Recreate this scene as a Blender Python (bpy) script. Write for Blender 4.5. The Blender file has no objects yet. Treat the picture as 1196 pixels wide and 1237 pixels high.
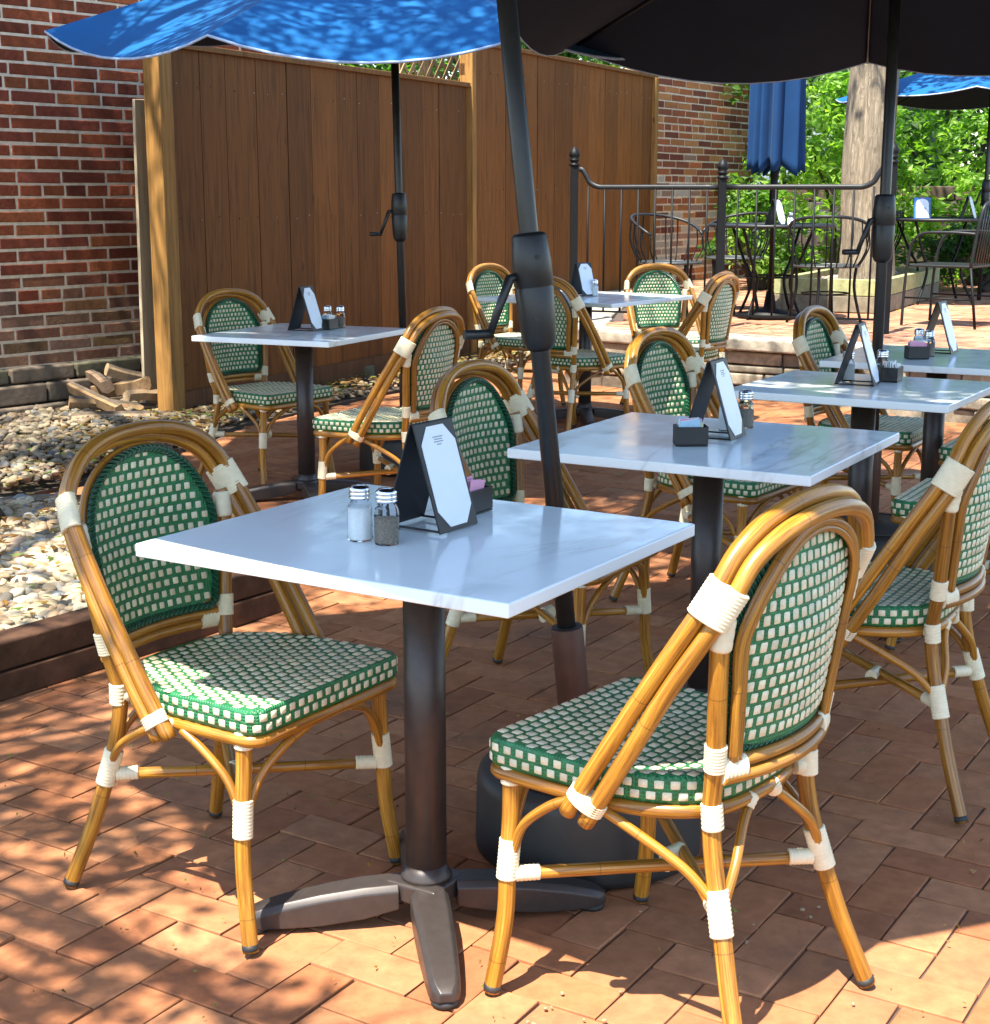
import bpy, math, random
from mathutils import Vector, Matrix
R = math.radians
PI = math.pi
sc = bpy.context.scene
COL = sc.collection

# ------------------------------------------------------------------ helpers
class MB:
    """collects geometry and links it as one mesh object"""
    def __init__(s):
        s.v = []; s.f = []; s.m = []; s.uv = []; s.c = []; s.sm = []
    def face(s, idx, mat=0, uv=None, col=None, smooth=True):
        s.f.append(tuple(idx)); s.m.append(mat); s.uv.append(uv); s.c.append(col); s.sm.append(smooth)
    def add(s, p):
        s.v.append((p[0], p[1], p[2])); return len(s.v) - 1
    def box(s, c, size, rot=None, mat=0, col=None):
        hx, hy, hz = size[0]/2, size[1]/2, size[2]/2
        rot = rot or Matrix.Identity(3); c = Vector(c)
        b = len(s.v)
        for x, y, z in ((-1,-1,-1),(1,-1,-1),(1,1,-1),(-1,1,-1),(-1,-1,1),(1,-1,1),(1,1,1),(-1,1,1)):
            s.add(c + rot @ Vector((x*hx, y*hy, z*hz)))
        ax = ((0,1,2,3),(4,5,6,7),(0,1,5,4),(1,2,6,5),(2,3,7,6),(3,0,4,7))
        dims = (('xy'),('xy'),('xz'),('yz'),('xz'),('yz'))
        loc = [(-hx,-hy,-hz),(hx,-hy,-hz),(hx,hy,-hz),(-hx,hy,-hz),(-hx,-hy,hz),(hx,-hy,hz),(hx,hy,hz),(-hx,hy,hz)]
        for q, d in zip(ax, dims):
            if q == (0,1,2,3): q = (3,2,1,0)
            ia, ib = 'xyz'.index(d[0]), 'xyz'.index(d[1])
            s.face([b+i for i in q], mat, [(loc[i][ia], loc[i][ib]) for i in q], col, False)
    def tube(s, pts, r, n=10, closed=False, caps=True, mat=0, col=None, v0=0.0, flat=None):
        """swept circle; r scalar, list or list of (a,b) with flat = direction of a"""
        pts = [Vector(p) for p in pts]; N = len(pts)
        rs = r if isinstance(r, (list, tuple)) else [r]*N
        T = []
        for i in range(N):
            if closed: t = pts[(i+1) % N] - pts[i-1]
            else: t = pts[min(i+1, N-1)] - pts[max(i-1, 0)]
            T.append(t.normalized() if t.length > 1e-9 else Vector((0,0,1)))
        if flat is not None: nrm = Vector(flat)
        else:
            nrm = Vector((0,0,1)) if abs(T[0].z) < .9 else Vector((1,0,0))
        base = len(s.v); vv = v0; vs = []
        for i in range(N):
            nrm = (Vector(flat) if flat is not None else nrm)
            nrm = nrm - T[i]*nrm.dot(T[i]); nrm.normalize()
            bn = T[i].cross(nrm)
            if i: vv += (pts[i]-pts[i-1]).length
            vs.append(vv)
            ra, rb = rs[i] if isinstance(rs[i], (tuple, list)) else (rs[i], rs[i])
            for k in range(n):
                a = 2*PI*k/n
                s.add(pts[i] + nrm*(math.cos(a)*ra) + bn*(math.sin(a)*rb))
        M = N if closed else N-1
        for i in range(M):
            j = (i+1) % N
            va, vb = vs[i], vs[j] if j else vs[i] + (pts[0]-pts[i]).length
            for k in range(n):
                k2 = (k+1) % n
                s.face((base+i*n+k, base+i*n+k2, base+j*n+k2, base+j*n+k), mat,
                       [(k/n, va), ((k+1)/n, va), ((k+1)/n, vb), (k/n, vb)], col, True)
        if caps and not closed:
            s.face([base+k for k in range(n)][::-1], mat, None, col, False)
            s.face([base+(N-1)*n+k for k in range(n)], mat, None, col, False)
    def lathe(s, prof, n=20, c=(0,0,0), mat=0, col=None, axis=None):
        """prof = [(r, z)]; revolved about z (or axis matrix)"""
        base = len(s.v); c = Vector(c); ax = axis or Matrix.Identity(3)
        for r, z in prof:
            for k in range(n):
                a = 2*PI*k/n
                s.add(c + ax @ Vector((r*math.cos(a), r*math.sin(a), z)))
        for i in range(len(prof)-1):
            for k in range(n):
                k2 = (k+1) % n
                s.face((base+i*n+k, base+i*n+k2, base+(i+1)*n+k2, base+(i+1)*n+k), mat,
                       [(k/n, prof[i][1]), ((k+1)/n, prof[i][1]), ((k+1)/n, prof[i+1][1]), (k/n, prof[i+1][1])], col, True)
        if prof[0][0] > 1e-6: s.face([base+k for k in range(n)][::-1], mat, None, col, False)
        if prof[-1][0] > 1e-6: s.face([base+(len(prof)-1)*n+k for k in range(n)], mat, None, col, False)
    def build(s, name, mats, parent=None, auto=None):
        me = bpy.data.meshes.new(name)
        me.from_pydata(s.v, [], s.f)
        if not isinstance(mats, (list, tuple)): mats = [mats]
        for m in mats: me.materials.append(m)
        me.polygons.foreach_set('material_index', s.m)
        me.polygons.foreach_set('use_smooth', s.sm)
        if any(u is not None for u in s.uv):
            lay = me.uv_layers.new(name='UVMap'); fl = []
            for f, u in zip(s.f, s.uv):
                if u is None: fl += [0.0]*(2*len(f))
                else:
                    for a in u: fl += [a[0], a[1]]
            lay.data.foreach_set('uv', fl)
        if any(c is not None for c in s.c):
            at = me.color_attributes.new('Col', 'FLOAT_COLOR', 'CORNER'); fl = []
            for f, c in zip(s.f, s.c):
                c = c or (1,1,1)
                fl += [c[0], c[1], c[2], 1.0]*len(f)
            at.data.foreach_set('color', fl)
        me.update()
        o = bpy.data.objects.new(name, me); COL.objects.link(o)
        if parent is not None: o.parent = parent
        return o

def bev(o, w=.004, seg=2):
    m = o.modifiers.new('bevel', 'BEVEL'); m.width = w; m.segments = seg; m.limit_method = 'ANGLE'
    for p in o.data.polygons: p.use_smooth = True
    m2 = o.modifiers.new('wn', 'WEIGHTED_NORMAL'); m2.keep_sharp = False
    return o

def cr(pts, k=6, closed=False):
    """Catmull-Rom"""
    P = [Vector(p) for p in pts]; n = len(P); out = []
    rng = n if closed else n-1
    for i in range(rng):
        if closed: a, b, c, d = P[i-1], P[i], P[(i+1) % n], P[(i+2) % n]
        else: a, b, c, d = P[max(i-1,0)], P[i], P[i+1], P[min(i+2,n-1)]
        for j in range(k):
            t = j/k
            out.append(.5*((2*b)+(c-a)*t+(2*a-5*b+4*c-d)*t*t+(3*b-a-3*c+d)*t**3))
    if not closed: out.append(P[-1].copy())
    return out

def tag(o, label=None, cat=None, group=None, kind=None):
    if label: o['label'] = label
    if cat: o['category'] = cat
    if group: o['group'] = group
    if kind: o['kind'] = kind
    return o
def thing(name, loc, rz=0, label=None, cat=None, group=None):
    o = bpy.data.objects.new(name, None); COL.objects.link(o)
    o.empty_display_size = .1
    o.location = loc; o.rotation_euler = (0, 0, rz)
    return tag(o, label, cat, group)
KIDS = {}
def kids(o):
    return [c for c in bpy.data.objects if c.parent == o]
def copy_tree(o, parent=None):
    c = o.copy(); COL.objects.link(c)
    if parent is not None: c.parent = parent
    for ch in kids(o): copy_tree(ch, c)
    return c
def rotz(a): return Matrix.Rotation(a, 3, 'Z')

# ------------------------------------------------------------------ materials
def new_mat(name):
    m = bpy.data.materials.new(name); m.use_nodes = True
    nt = m.node_tree; b = nt.nodes['Principled BSDF']
    return m, nt, b
def nd(nt, t, **kw):
    n = nt.nodes.new(t)
    for k, v in kw.items():
        if k in n.inputs: n.inputs[k].default_value = v
        else: setattr(n, k, v)
    return n
def ramp(nt, src, stops, interp='LINEAR'):
    r = nt.nodes.new('ShaderNodeValToRGB'); r.color_ramp.interpolation = interp
    e = r.color_ramp.elements
    while len(e) < len(stops): e.new(.5)
    for i, (p, c) in enumerate(stops):
        e[i].position = p; e[i].color = (c[0], c[1], c[2], 1) if not isinstance(c, (int, float)) else (c, c, c, 1)
    nt.links.new(src, r.inputs['Fac']); return r
def mixc(nt, a, b, fac, mode='MIX'):
    m = nt.nodes.new('ShaderNodeMix'); m.data_type = 'RGBA'; m.blend_type = mode
    for sock, val in ((m.inputs[0], fac), (m.inputs[6], a), (m.inputs[7], b)):
        if hasattr(val, 'links'): nt.links.new(val, sock)
        else: sock.default_value = (val[0], val[1], val[2], 1) if isinstance(val, (tuple, list)) else val
    return m.outputs[2]
def math_(nt, op, a, b=None, c=None):
    m = nt.nodes.new('ShaderNodeMath'); m.operation = op
    for i, val in enumerate((a, b, c)):
        if val is None: continue
        if hasattr(val, 'links'): nt.links.new(val, m.inputs[i])
        else: m.inputs[i].default_value = val
    return m.outputs[0]
def coords(nt, kind='Object', scale=(1,1,1)):
    tc = nt.nodes.new('ShaderNodeTexCoord'); mp = nt.nodes.new('ShaderNodeMapping')
    mp.inputs['Scale'].default_value = scale
    nt.links.new(tc.outputs[kind], mp.inputs['Vector']); return mp.outputs['Vector']
def noise(nt, vec, scale, detail=4, rough=.55, dist=0):
    n = nd(nt, 'ShaderNodeTexNoise', Scale=scale, Detail=detail, Roughness=rough, Distortion=dist)
    nt.links.new(vec, n.inputs['Vector']); return n.outputs['Fac']
def bump(nt, b, h, strength=.3, dist=.01):
    n = nt.nodes.new('ShaderNodeBump'); n.inputs['Strength'].default_value = strength; n.inputs['Distance'].default_value = dist
    nt.links.new(h, n.inputs['Height']); nt.links.new(n.outputs['Normal'], b.inputs['Normal'])

def simple(name, col, rough=.5, metal=0, var=.15, scale=30, bmp=0.0, coat=0, spec=.5):
    m, nt, b = new_mat(name)
    v = coords(nt)
    f = noise(nt, v, scale)
    lo = tuple(c*(1-var) for c in col); hi = tuple(min(1, c*(1+var)) for c in col)
    r = ramp(nt, f, [(.3, lo), (.7, hi)])
    nt.links.new(r.outputs['Color'], b.inputs['Base Color'])
    b.inputs['Roughness'].default_value = rough; b.inputs['Metallic'].default_value = metal
    b.inputs['Coat Weight'].default_value = coat; b.inputs['Specular IOR Level'].default_value = spec
    if bmp: bump(nt, b, f, bmp, .004)
    return m
def vcol(name, rough=.85, nscale=25, var=.35, bmp=.4, spec=.3, grime=None):
    """per element colour attribute with a fine grain"""
    m, nt, b = new_mat(name)
    a = nt.nodes.new('ShaderNodeAttribute'); a.attribute_name = 'Col'
    v = coords(nt); f = noise(nt, v, nscale, 6, .65)
    g = ramp(nt, f, [(.25, 1-var), (.75, 1+var*.6)])
    c = mixc(nt, a.outputs['Color'], g.outputs['Color'], 1.0, 'MULTIPLY')
    if grime:
        f2 = noise(nt, v, grime[0], 5, .6)
        rr = ramp(nt, f2, [(grime[1], 0.0), (grime[2], 1.0)])
        c = mixc(nt, c, grime[3], math_(nt, 'MULTIPLY', rr.outputs['Color'], grime[4]))
    nt.links.new(c, b.inputs['Base Color']); b.inputs['Roughness'].default_value = rough
    b.inputs['Specular IOR Level'].default_value = spec
    bump(nt, b, f, bmp, .006)
    return m

def rattan_mat():
    m, nt, b = new_mat('rattan')
    tc = nt.nodes.new('ShaderNodeTexCoord')
    sep = nt.nodes.new('ShaderNodeSeparateXYZ'); nt.links.new(tc.outputs['UV'], sep.inputs[0])
    ang = math_(nt, 'MULTIPLY', sep.outputs['X'], 2*PI)
    cmb = nt.nodes.new('ShaderNodeCombineXYZ')
    nt.links.new(math_(nt, 'COSINE', ang), cmb.inputs[0]); nt.links.new(math_(nt, 'SINE', ang), cmb.inputs[1])
    nt.links.new(math_(nt, 'MULTIPLY', sep.outputs['Y'], 2.2), cmb.inputs[2])
    oi = nt.nodes.new('ShaderNodeObjectInfo')
    ad = nt.nodes.new('ShaderNodeVectorMath'); ad.operation = 'ADD'
    nt.links.new(cmb.outputs[0], ad.inputs[0])
    cm2 = nt.nodes.new('ShaderNodeCombineXYZ'); nt.links.new(math_(nt, 'MULTIPLY', oi.outputs['Random'], 37.0), cm2.inputs[2])
    nt.links.new(cm2.outputs[0], ad.inputs[1])
    f = noise(nt, ad.outputs[0], 2.6, 8, .68, .6)
    r = ramp(nt, f, [(.30, (.100,.034,.005)), (.44, (.25,.100,.011)), (.57, (.40,.180,.020)), (.74, (.56,.315,.056))])
    # bamboo nodes: a thin dark ring every 21 cm
    fr = math_(nt, 'FRACT', math_(nt, 'MULTIPLY_ADD', sep.outputs['Y'], 1/.212, .27))
    ring = ramp(nt, fr, [(0, 1.0), (.012, .0)])
    col = mixc(nt, r.outputs['Color'], (.045,.02,.006), math_(nt, 'MULTIPLY', ring.outputs['Color'], .8))
    tone = ramp(nt, oi.outputs['Random'], [(0, (.74,.70,.66)), (.5, (1,1,1)), (1, (1.14,1.10,1.0))])
    col = mixc(nt, col, tone.outputs['Color'], 1.0, 'MULTIPLY')
    nt.links.new(col, b.inputs['Base Color'])
    b.inputs['Roughness'].default_value = .36; b.inputs['Coat Weight'].default_value = .15; b.inputs['Coat Roughness'].default_value = .15
    bump(nt, b, f, .12, .003)
    return m
def weave_mat():
    m, nt, b = new_mat('green_weave')
    tc = nt.nodes.new('ShaderNodeTexCoord')
    w1 = nd(nt, 'ShaderNodeTexWave', Scale=52.0, Distortion=.6); w1.bands_direction = 'X'
    w2 = nd(nt, 'ShaderNodeTexWave', Scale=52.0, Distortion=.6); w2.bands_direction = 'Y'
    nt.links.new(tc.outputs['UV'], w1.inputs[0]); nt.links.new(tc.outputs['UV'], w2.inputs[0])
    h = math_(nt, 'MAXIMUM', w1.outputs['Fac'], w2.outputs['Fac'])
    f = noise(nt, coords(nt), 60, 3)
    r = ramp(nt, f, [(.3, (.009,.108,.036)), (.7, (.019,.19,.066))])
    nt.links.new(r.outputs['Color'], b.inputs['Base Color']); b.inputs['Roughness'].default_value = .38
    bump(nt, b, h, .6, .003)
    return m
def rope_mat():
    m, nt, b = new_mat('green_braid')
    tc = nt.nodes.new('ShaderNodeTexCoord'); sep = nt.nodes.new('ShaderNodeSeparateXYZ'); nt.links.new(tc.outputs['UV'], sep.inputs[0])
    u = math_(nt, 'ABSOLUTE', math_(nt, 'SUBTRACT', math_(nt, 'FRACT', math_(nt, 'MULTIPLY', sep.outputs['X'], 2.0)), .5))
    s = math_(nt, 'SINE', math_(nt, 'ADD', math_(nt, 'MULTIPLY', sep.outputs['Y'], 520.0), math_(nt, 'MULTIPLY', u, 9.0)))
    r = ramp(nt, s, [(.0, (.004,.06,.027)), (.8, (.009,.115,.052))])  # groove shade put into the colour: darker where the braid dips
    nt.links.new(r.outputs['Color'], b.inputs['Base Color']); b.inputs['Roughness'].default_value = .35
    bump(nt, b, s, .9, .004)
    return m
def marble_mat():
    m, nt, b = new_mat('white_marble')
    v = coords(nt); oi = nt.nodes.new('ShaderNodeObjectInfo')
    mp = nt.nodes.new('ShaderNodeVectorMath'); mp.operation = 'ADD'; nt.links.new(v, mp.inputs[0])
    cm = nt.nodes.new('ShaderNodeCombineXYZ'); nt.links.new(math_(nt, 'MULTIPLY', oi.outputs['Random'], 9.0), cm.inputs[2]); nt.links.new(cm.outputs[0], mp.inputs[1])
    ms = nt.nodes.new('ShaderNodeMapping'); ms.inputs['Rotation'].default_value = (0,0,R(35)); ms.inputs['Scale'].default_value = (.55,1.6,1)
    nt.links.new(mp.outputs[0], ms.inputs[0])
    f = noise(nt, ms.outputs[0], 1.7, 7, .5, .9)
    d = math_(nt, 'ABSOLUTE', math_(nt, 'SUBTRACT', f, .5))
    vein = ramp(nt, d, [(0, .55), (.005, .25), (.022, .0)])
    f3 = noise(nt, mp.outputs[0], 2.2, 2)
    fade = ramp(nt, f3, [(.42, 0.0), (.62, 1.0)])
    f2 = noise(nt, mp.outputs[0], 3.5, 5)
    base = ramp(nt, f2, [(.3, (.77,.83,.83)), (.7, (.83,.89,.89))])
    c = mixc(nt, base.outputs['Color'], (.36,.33,.31), math_(nt, 'MULTIPLY', vein.outputs['Color'], fade.outputs['Color']))
    sm = noise(nt, mp.outputs[0], 9, 4, .7); rr = ramp(nt, sm, [(.35, .09), (.7, .22)]); nt.links.new(rr.outputs['Color'], b.inputs['Roughness'])
    nt.links.new(c, b.inputs['Base Color']); b.inputs['Specular IOR Level'].default_value = .45
    return m
def wood_fence_mat():
    m, nt, b = new_mat('stained_boards')
    a = nt.nodes.new('ShaderNodeAttribute'); a.attribute_name = 'Col'
    v = coords(nt, 'Object', (14, 14, .9))
    f = noise(nt, v, 2.2, 7, .6, 1.2)
    r = ramp(nt, f, [(.25, .45), (.5, .95), (.75, 1.25)])
    c = mixc(nt, a.outputs['Color'], r.outputs['Color'], 1.0, 'MULTIPLY')
    # knots and old stains with a shape of their own
    v2 = coords(nt, 'Object', (2.2, 2.2, .8)); vo = nd(nt, 'ShaderNodeTexVoronoi', Scale=2.1); nt.links.new(v2, vo.inputs['Vector'])
    k = ramp(nt, vo.outputs['Distance'], [(.03, .75), (.075, 0.0)])
    c = mixc(nt, c, (.035,.018,.008), k.outputs['Color'])
    nt.links.new(c, b.inputs['Base Color']); b.inputs['Roughness'].default_value = .7; b.inputs['Specular IOR Level'].default_value = .25
    bump(nt, b, f, .4, .004)
    return m
def bark_mat(name, lo, hi):
    m, nt, b = new_mat(name)
    v = coords(nt, 'Object', (15, 15, 2.0)); f = noise(nt, v, 2.4, 9, .7, 1.1)
    r = ramp(nt, f, [(.3, lo), (.55, tuple((x+y)/2 for x, y in zip(lo, hi))), (.7, hi)])
    nt.links.new(r.outputs['Color'], b.inputs['Base Color']); b.inputs['Roughness'].default_value = .9
    bump(nt, b, f, .9, .03)
    return m
def leaf_mat(name):
    m, nt, b = new_mat(name)
    a = nt.nodes.new('ShaderNodeAttribute'); a.attribute_name = 'Col'
    nt.links.new(a.outputs['Color'], b.inputs['Base Color']); b.inputs['Roughness'].default_value = .5
    tr = nt.nodes.new('ShaderNodeBsdfTranslucent'); nt.links.new(mixc(nt, a.outputs['Color'], (1.6,1.9,.5), 1.0, 'MULTIPLY'), tr.inputs['Color'])
    ms = nt.nodes.new('ShaderNodeMixShader'); ms.inputs[0].default_value = .52
    out = nt.nodes['Material Output']
    nt.links.new(b.outputs[0], ms.inputs[1]); nt.links.new(tr.outputs[0], ms.inputs[2]); nt.links.new(ms.outputs[0], out.inputs['Surface'])
    return m
def fabric_mat(name, col, rough=.8, sheen=.2):
    m, nt, b = new_mat(name)
    v = coords(nt); f = noise(nt, v, 3.0, 5, .6); f2 = noise(nt, v, 260, 2)
    r = ramp(nt, f, [(.3, tuple(c*.85 for c in col)), (.7, tuple(c*1.12 for c in col))])
    nt.links.new(r.outputs['Color'], b.inputs['Base Color']); b.inputs['Roughness'].default_value = rough
    b.inputs['Sheen Weight'].default_value = sheen*.2; b.inputs['Specular IOR Level'].default_value = .15
    bump(nt, b, f2, .15, .002)
    return m
def glass_mat():
    m, nt, b = new_mat('clear_glass')
    b.inputs['Base Color'].default_value = (.95,.98,.97,1); b.inputs['Roughness'].default_value = .03
    b.inputs['Transmission Weight'].default_value = 1.0; b.inputs['IOR'].default_value = 1.25
    v = coords(nt); f = noise(nt, v, 40); bump(nt, b, f, .05, .001)
    return m

M = dict(
 rattan=rattan_mat(), weave=weave_mat(), rope=rope_mat(), marble=marble_mat(),
 cream=vcol('cream_strand', .5, 120, .22, .25, .4),
 bind=simple('cream_binding', (.70,.62,.42), .5, var=.07, scale=60, bmp=.1),
 rubber=simple('black_rubber', (.02,.018,.016), .6),
 bronze=simple('dark_bronze', (.046,.036,.032), .40, .3, .12, 60),
 pole=simple('pole_paint', (.022,.021,.020), .36, .2, .15, 40),
 black=simple('black_plastic', (.011,.0105,.0105), .42, 0, .25, 12, .05),
 drum=simple('black_base_plastic', (.022,.021,.020), .5, 0, .3, 7, .15),
 brown=simple('brown_sleeve', (.075,.035,.024), .55, 0, .12, 30),
 board=simple('black_board', (.007,.007,.009), .5),
 paper=simple('white_card', (.72,.76,.82), .35, 0, .02),
 ink=simple('grey_ink', (.28,.30,.34), .6),
 chrome=simple('chrome', (.75,.76,.77), .16, 1.0, .05),
 salt=simple('salt', (.86,.88,.88), .9, 0, .04, 200),
 pepper=simple('pepper', (.23,.19,.15), .9, 0, .5, 500, .3),
 glass=glass_mat(), iron=simple('black_iron', (.003,.003,.0035), .55, 0, .3, 25, 0, 0, .25),
 irong=simple('grey_iron', (.012,.0125,.014), .45, .1, .3, 25, 0, 0, .4),
 blue=fabric_mat('blue_canvas', (.0035,.084,.245)), navy=fabric_mat('navy_canvas', (.006,.034,.105)),
 lining=fabric_mat('black_lining', (.020,.025,.038), .9, 0.0), hem=simple('pale_hem', (.35,.42,.55), .7),
 rib=simple('black_rib', (.02,.02,.02), .4),
 fence=wood_fence_mat(), paver=vcol('pavers', .85, 22, .3, .35, .10, (1.7, .52, .70, (.10,.065,.05), .6)),
 brick=vcol('bricks', .9, 40, .35, .5, .2), stone=vcol('ledge_stone', .9, 14, .5, .9, .2, (3.0, .5, .62, (.07,.065,.05), .6)),
 pebble=vcol('pebbles', .65, 50, .25, .25), log=vcol('split_logs', .85, 30, .4, .5),
 mortar=simple('lime_mortar', (.62,.50,.37), .95, 0, .2, 20, .4),
 sand=simple('joint_sand', (.075,.05,.038), .95, 0, .4, 30, .4),
 soil=simple('garden_soil', (.05,.036,.025), .95, 0, .5, 8, .8),
 timber=vcol('timber_sleepers', .85, 16, .45, .6, .2), leaf=leaf_mat('leaves'),
 bark=bark_mat('pale_bark', (.085,.062,.040), (.46,.37,.255)), darkbark=bark_mat('dark_bark', (.025,.018,.012), (.09,.065,.045)),
 pink=simple('pink_packet', (.72,.33,.47), .6, 0, .1), white=simple('white_packet', (.75,.75,.72), .6),
 sky_packet=simple('blue_packet', (.35,.55,.70), .6), yellow=simple('yellow_packet', (.75,.68,.35), .6),
 siding=simple('grey_siding', (.30,.34,.38), .8), roof=simple('grey_shingle', (.12,.12,.13), .9, 0, .3, 20),
 pane=simple('window_pane', (.03,.035,.04), .1), signblue=simple('sign_blue', (.03,.13,.42), .4),
 mesh=simple('iron_mesh', (.06,.065,.065), .5, .5, .4, 60), foam=simple('plank_grey', (.42,.33,.22), .85, 0, .25, 12, .3),
)

# ------------------------------------------------------------------ chair
def sleeve(mb, a, b, r, ridges=5, n=14, flat=None, rb=None):
    """a wound binding from a to b"""
    a = Vector(a); b = Vector(b); pts = []; rs = []
    ridges = int(ridges*1.7); K = ridges*4
    for i in range(K+1):
        t = i/K; pts.append(a.lerp(b, t))
        bulge = .0008*abs(math.sin(PI*ridges*t))**.5 - .0010
        e = -.0015 if i in (0, K) else 0
        rs.append((r+bulge+e, (rb if rb else r)+bulge+e))
    mb.tube(pts, rs, n=n, flat=flat)

def pillow(mb, c, ex, ey, nz, w, h, rise, mat):
    """a small rounded cream square sitting on the weave"""
    base = len(mb.v); k_ = random.uniform(.80, 1.06); y_ = random.uniform(.86, 1.03); pc = (.72*k_, .66*k_*(.5+.5*y_), .46*k_*y_)
    g = (-1, -.74, .74, 1)
    for j in range(4):
        for i in range(4):
            edge = (i in (0,3)) or (j in (0,3))
            k = .93 if (i in (0,3) and j in (0,3)) else 1
            mb.add(c + ex*(g[i]*w/2*k) + ey*(g[j]*h/2*k) + nz*(-.0008 if edge else rise))
    for j in range(3):
        for i in range(3):
            q = base+j*4+i
            mb.face((q, q+1, q+5, q+4), mat, [(0,0)]*4, pc, True)

def make_chair():
    root = thing('bistro_chair', (0,0,0))
    RT = M['rattan']
    # --- outer arm hoop: two tubes bound together
    oh = [(.236,.018,.380),(.238,-.06,.505),(.234,-.150,.648),(.219,-.226,.772),(.186,-.246,.832),(.135,-.258,.868),(.07,-.265,.886),(0,-.267,.891)]
    ih = [(.230,-.014,.368),(.233,-.087,.487),(.229,-.172,.632),(.209,-.247,.756),(.178,-.267,.816),(.130,-.281,.850),(.067,-.289,.868),(0,-.291,.873)]
    for path in (oh, ih):
        full = [Vector(p) for p in path] + [Vector((-p[0], p[1], p[2])) for p in path[-2::-1]]
        mb = MB(); mb.tube(cr(full, 6), .0143, n=12); mb.build('arm_hoop', RT, root)
    # --- woven back
    def wid(z):
        if z <= .69: return .146 + .022*(z-.515)/.175
        return .168*math.sqrt(max(0, 1-((z-.69)/.166)**2))
    def ysurf(x, z):
        bow = .038*max(0, min(1, (.85-z)/.16))
        return -.206 - .165*(z-.5) - bow*(1-(x/.16)**2)
    def bp(x, z, off):
        return Vector((x, ysurf(x, z)+off, z))
    mb = MB(); NZ, NX = 22, 14
    for side, off in ((0, .004), (1, -.004)):
        b0 = len(mb.v); zs = []
        for j in range(NZ+1):
            t = j/NZ; z = .512 + .3435*(1-(1-t)**1.6)
            for i in range(NX+1):
                s_ = -1+2*i/NX; zz = z
                w = wid(z)-.002
                if z < .54: zz = z + .022*abs(s_)**6*(.54-z)/.028
                mb.add(bp(s_*w, zz, off)); zs.append((s_*w, zz))
        for j in range(NZ):
            for i in range(NX):
                q = b0+j*(NX+1)+i; ids = (q, q+1, q+NX+2, q+NX+1)
                uv = [zs[k-b0] for k in ids]
                if side == 0: ids = ids[::-1]; uv = uv[::-1]
                mb.face(ids, 0, uv)
    p = .0212; row = 0; z = .532
    while z < .846:
        k = -10
        while k <= 10:
            x = (k + .5*(row % 2))*p
            if abs(x) < wid(z)-.009 and abs(x) < wid(z+.008)-.008:
                ex = Vector((1, (ysurf(x+.002, z)-ysurf(x-.002, z))/.004, 0)).normalized()
                ey = Vector((0, (ysurf(x, z+.002)-ysurf(x, z-.002))/.004, 1)).normalized()
                nz = ex.cross(ey)            # points to -y
                if nz.y > 0: nz = -nz
                ww = .0133*random.uniform(.93, 1.05); hh = .0140*random.uniform(.93, 1.05)
                jt = Vector((random.uniform(-.0005,.0005), 0, random.uniform(-.0005,.0005)))
                if abs(x) < wid(z)-.014 and abs(x) < wid(z+.01)-.011: pillow(mb, bp(x, z, .0045)+jt, -ex, ey, -nz, ww, hh, .0014, 1)
                pillow(mb, bp(x, z, -.0045)+jt, ex, ey, nz, ww*1.0, hh*1.16, .0014, 1)
            k += 1
        z += .0207; row += 1
    back = mb.build('backrest', [M['weave'], M['cream']], root)
    # braided border, a sub part of the backrest
    out = []
    for i in range(17):
        z = .525 + (.69-.525)*i/16; out.append((wid(z)-.004, z))
    for i in range(1, 13):
        a = PI/2*i/12; out.append(((.168-.004)*math.cos(a), .69+.162*math.sin(a)))
    left = [(-x, z) for x, z in out[-2::-1]]
    bot = [(-.130+.260*i/8, .5105) for i in range(9)]
    loop = out + left + bot
    mb = MB(); mb.tube([bp(x, z, .0058) for x, z in loop], .0082, n=10, closed=True)
    mb.build('braided_border', M['rope'], back)
    # --- inner arch frame around the panel
    arch = [(wid(z)-.001, ysurf(wid(z), z)-.013, z) for z in (.500,.56,.62,.69)] + [(.166*math.cos(a), ysurf(.166*math.cos(a), .69+.163*math.sin(a))-.013, .69+.163*math.sin(a)) for a in (R(18),R(36),R(54),R(72),R(90))]
    full = [Vector(p_) for p_ in arch] + [Vector((-q[0], q[1], q[2])) for q in arch[-2::-1]]
    mb = MB(); mb.tube(cr(full, 4), .0095, n=10)
    inner = [Vector((v.x*.93, v.y-.004, .69+(v.z-.69)*.93 if v.z > .69 else v.z)) for v in full]
    mb.tube(cr(inner, 4), .0055, n=8)
    mb.build('back_frame', RT, root)
    # --- lower rails of the back
    mb = MB()
    for dz, dy in ((.0, .0), (-.022, -.004)):
        pts = [Vector((.160*s_, ysurf(.150*s_, .497)+dy-.004, .494+dz)) for s_ in (-1,-.75,-.5,-.25,0,.25,.5,.75,1)]
        mb.tube(cr(pts, 4), .0108, n=10)
    mb.build('back_rail', RT, root)
    # --- seat
    def outline(n=72):
        pts = []
        # front edge with rounded corners, sides, round rear
        W = .216; F = .208; rc = .03
        for i in range(9): pts.append((-W+rc+(2*W-2*rc)*i/8, F))
        for i in range(1, 6):
            a = PI/2*(1-i/6); pts.append((W-rc+rc*math.cos(a), F-rc+rc*math.sin(a)))
        pts.append((W, F-rc)); pts.append((W-.001, .11)); pts.append((W-.003, .05))
        for i in range(1, 16):
            a = PI/2*i/16
            pts.append(((W-.003)*math.cos(a)**.62, .05-.25*math.sin(a)**.9))
        right = pts[9:]
        pts.append((0, -.2))
        pts += [(-x, y) for x, y in right[::-1]]
        return pts
    ol = outline(); n = len(ol)
    cum = [0]
    for i in range(n): cum.append(cum[-1]+math.dist(ol[i], ol[(i+1) % n]))
    mb = MB()
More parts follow.
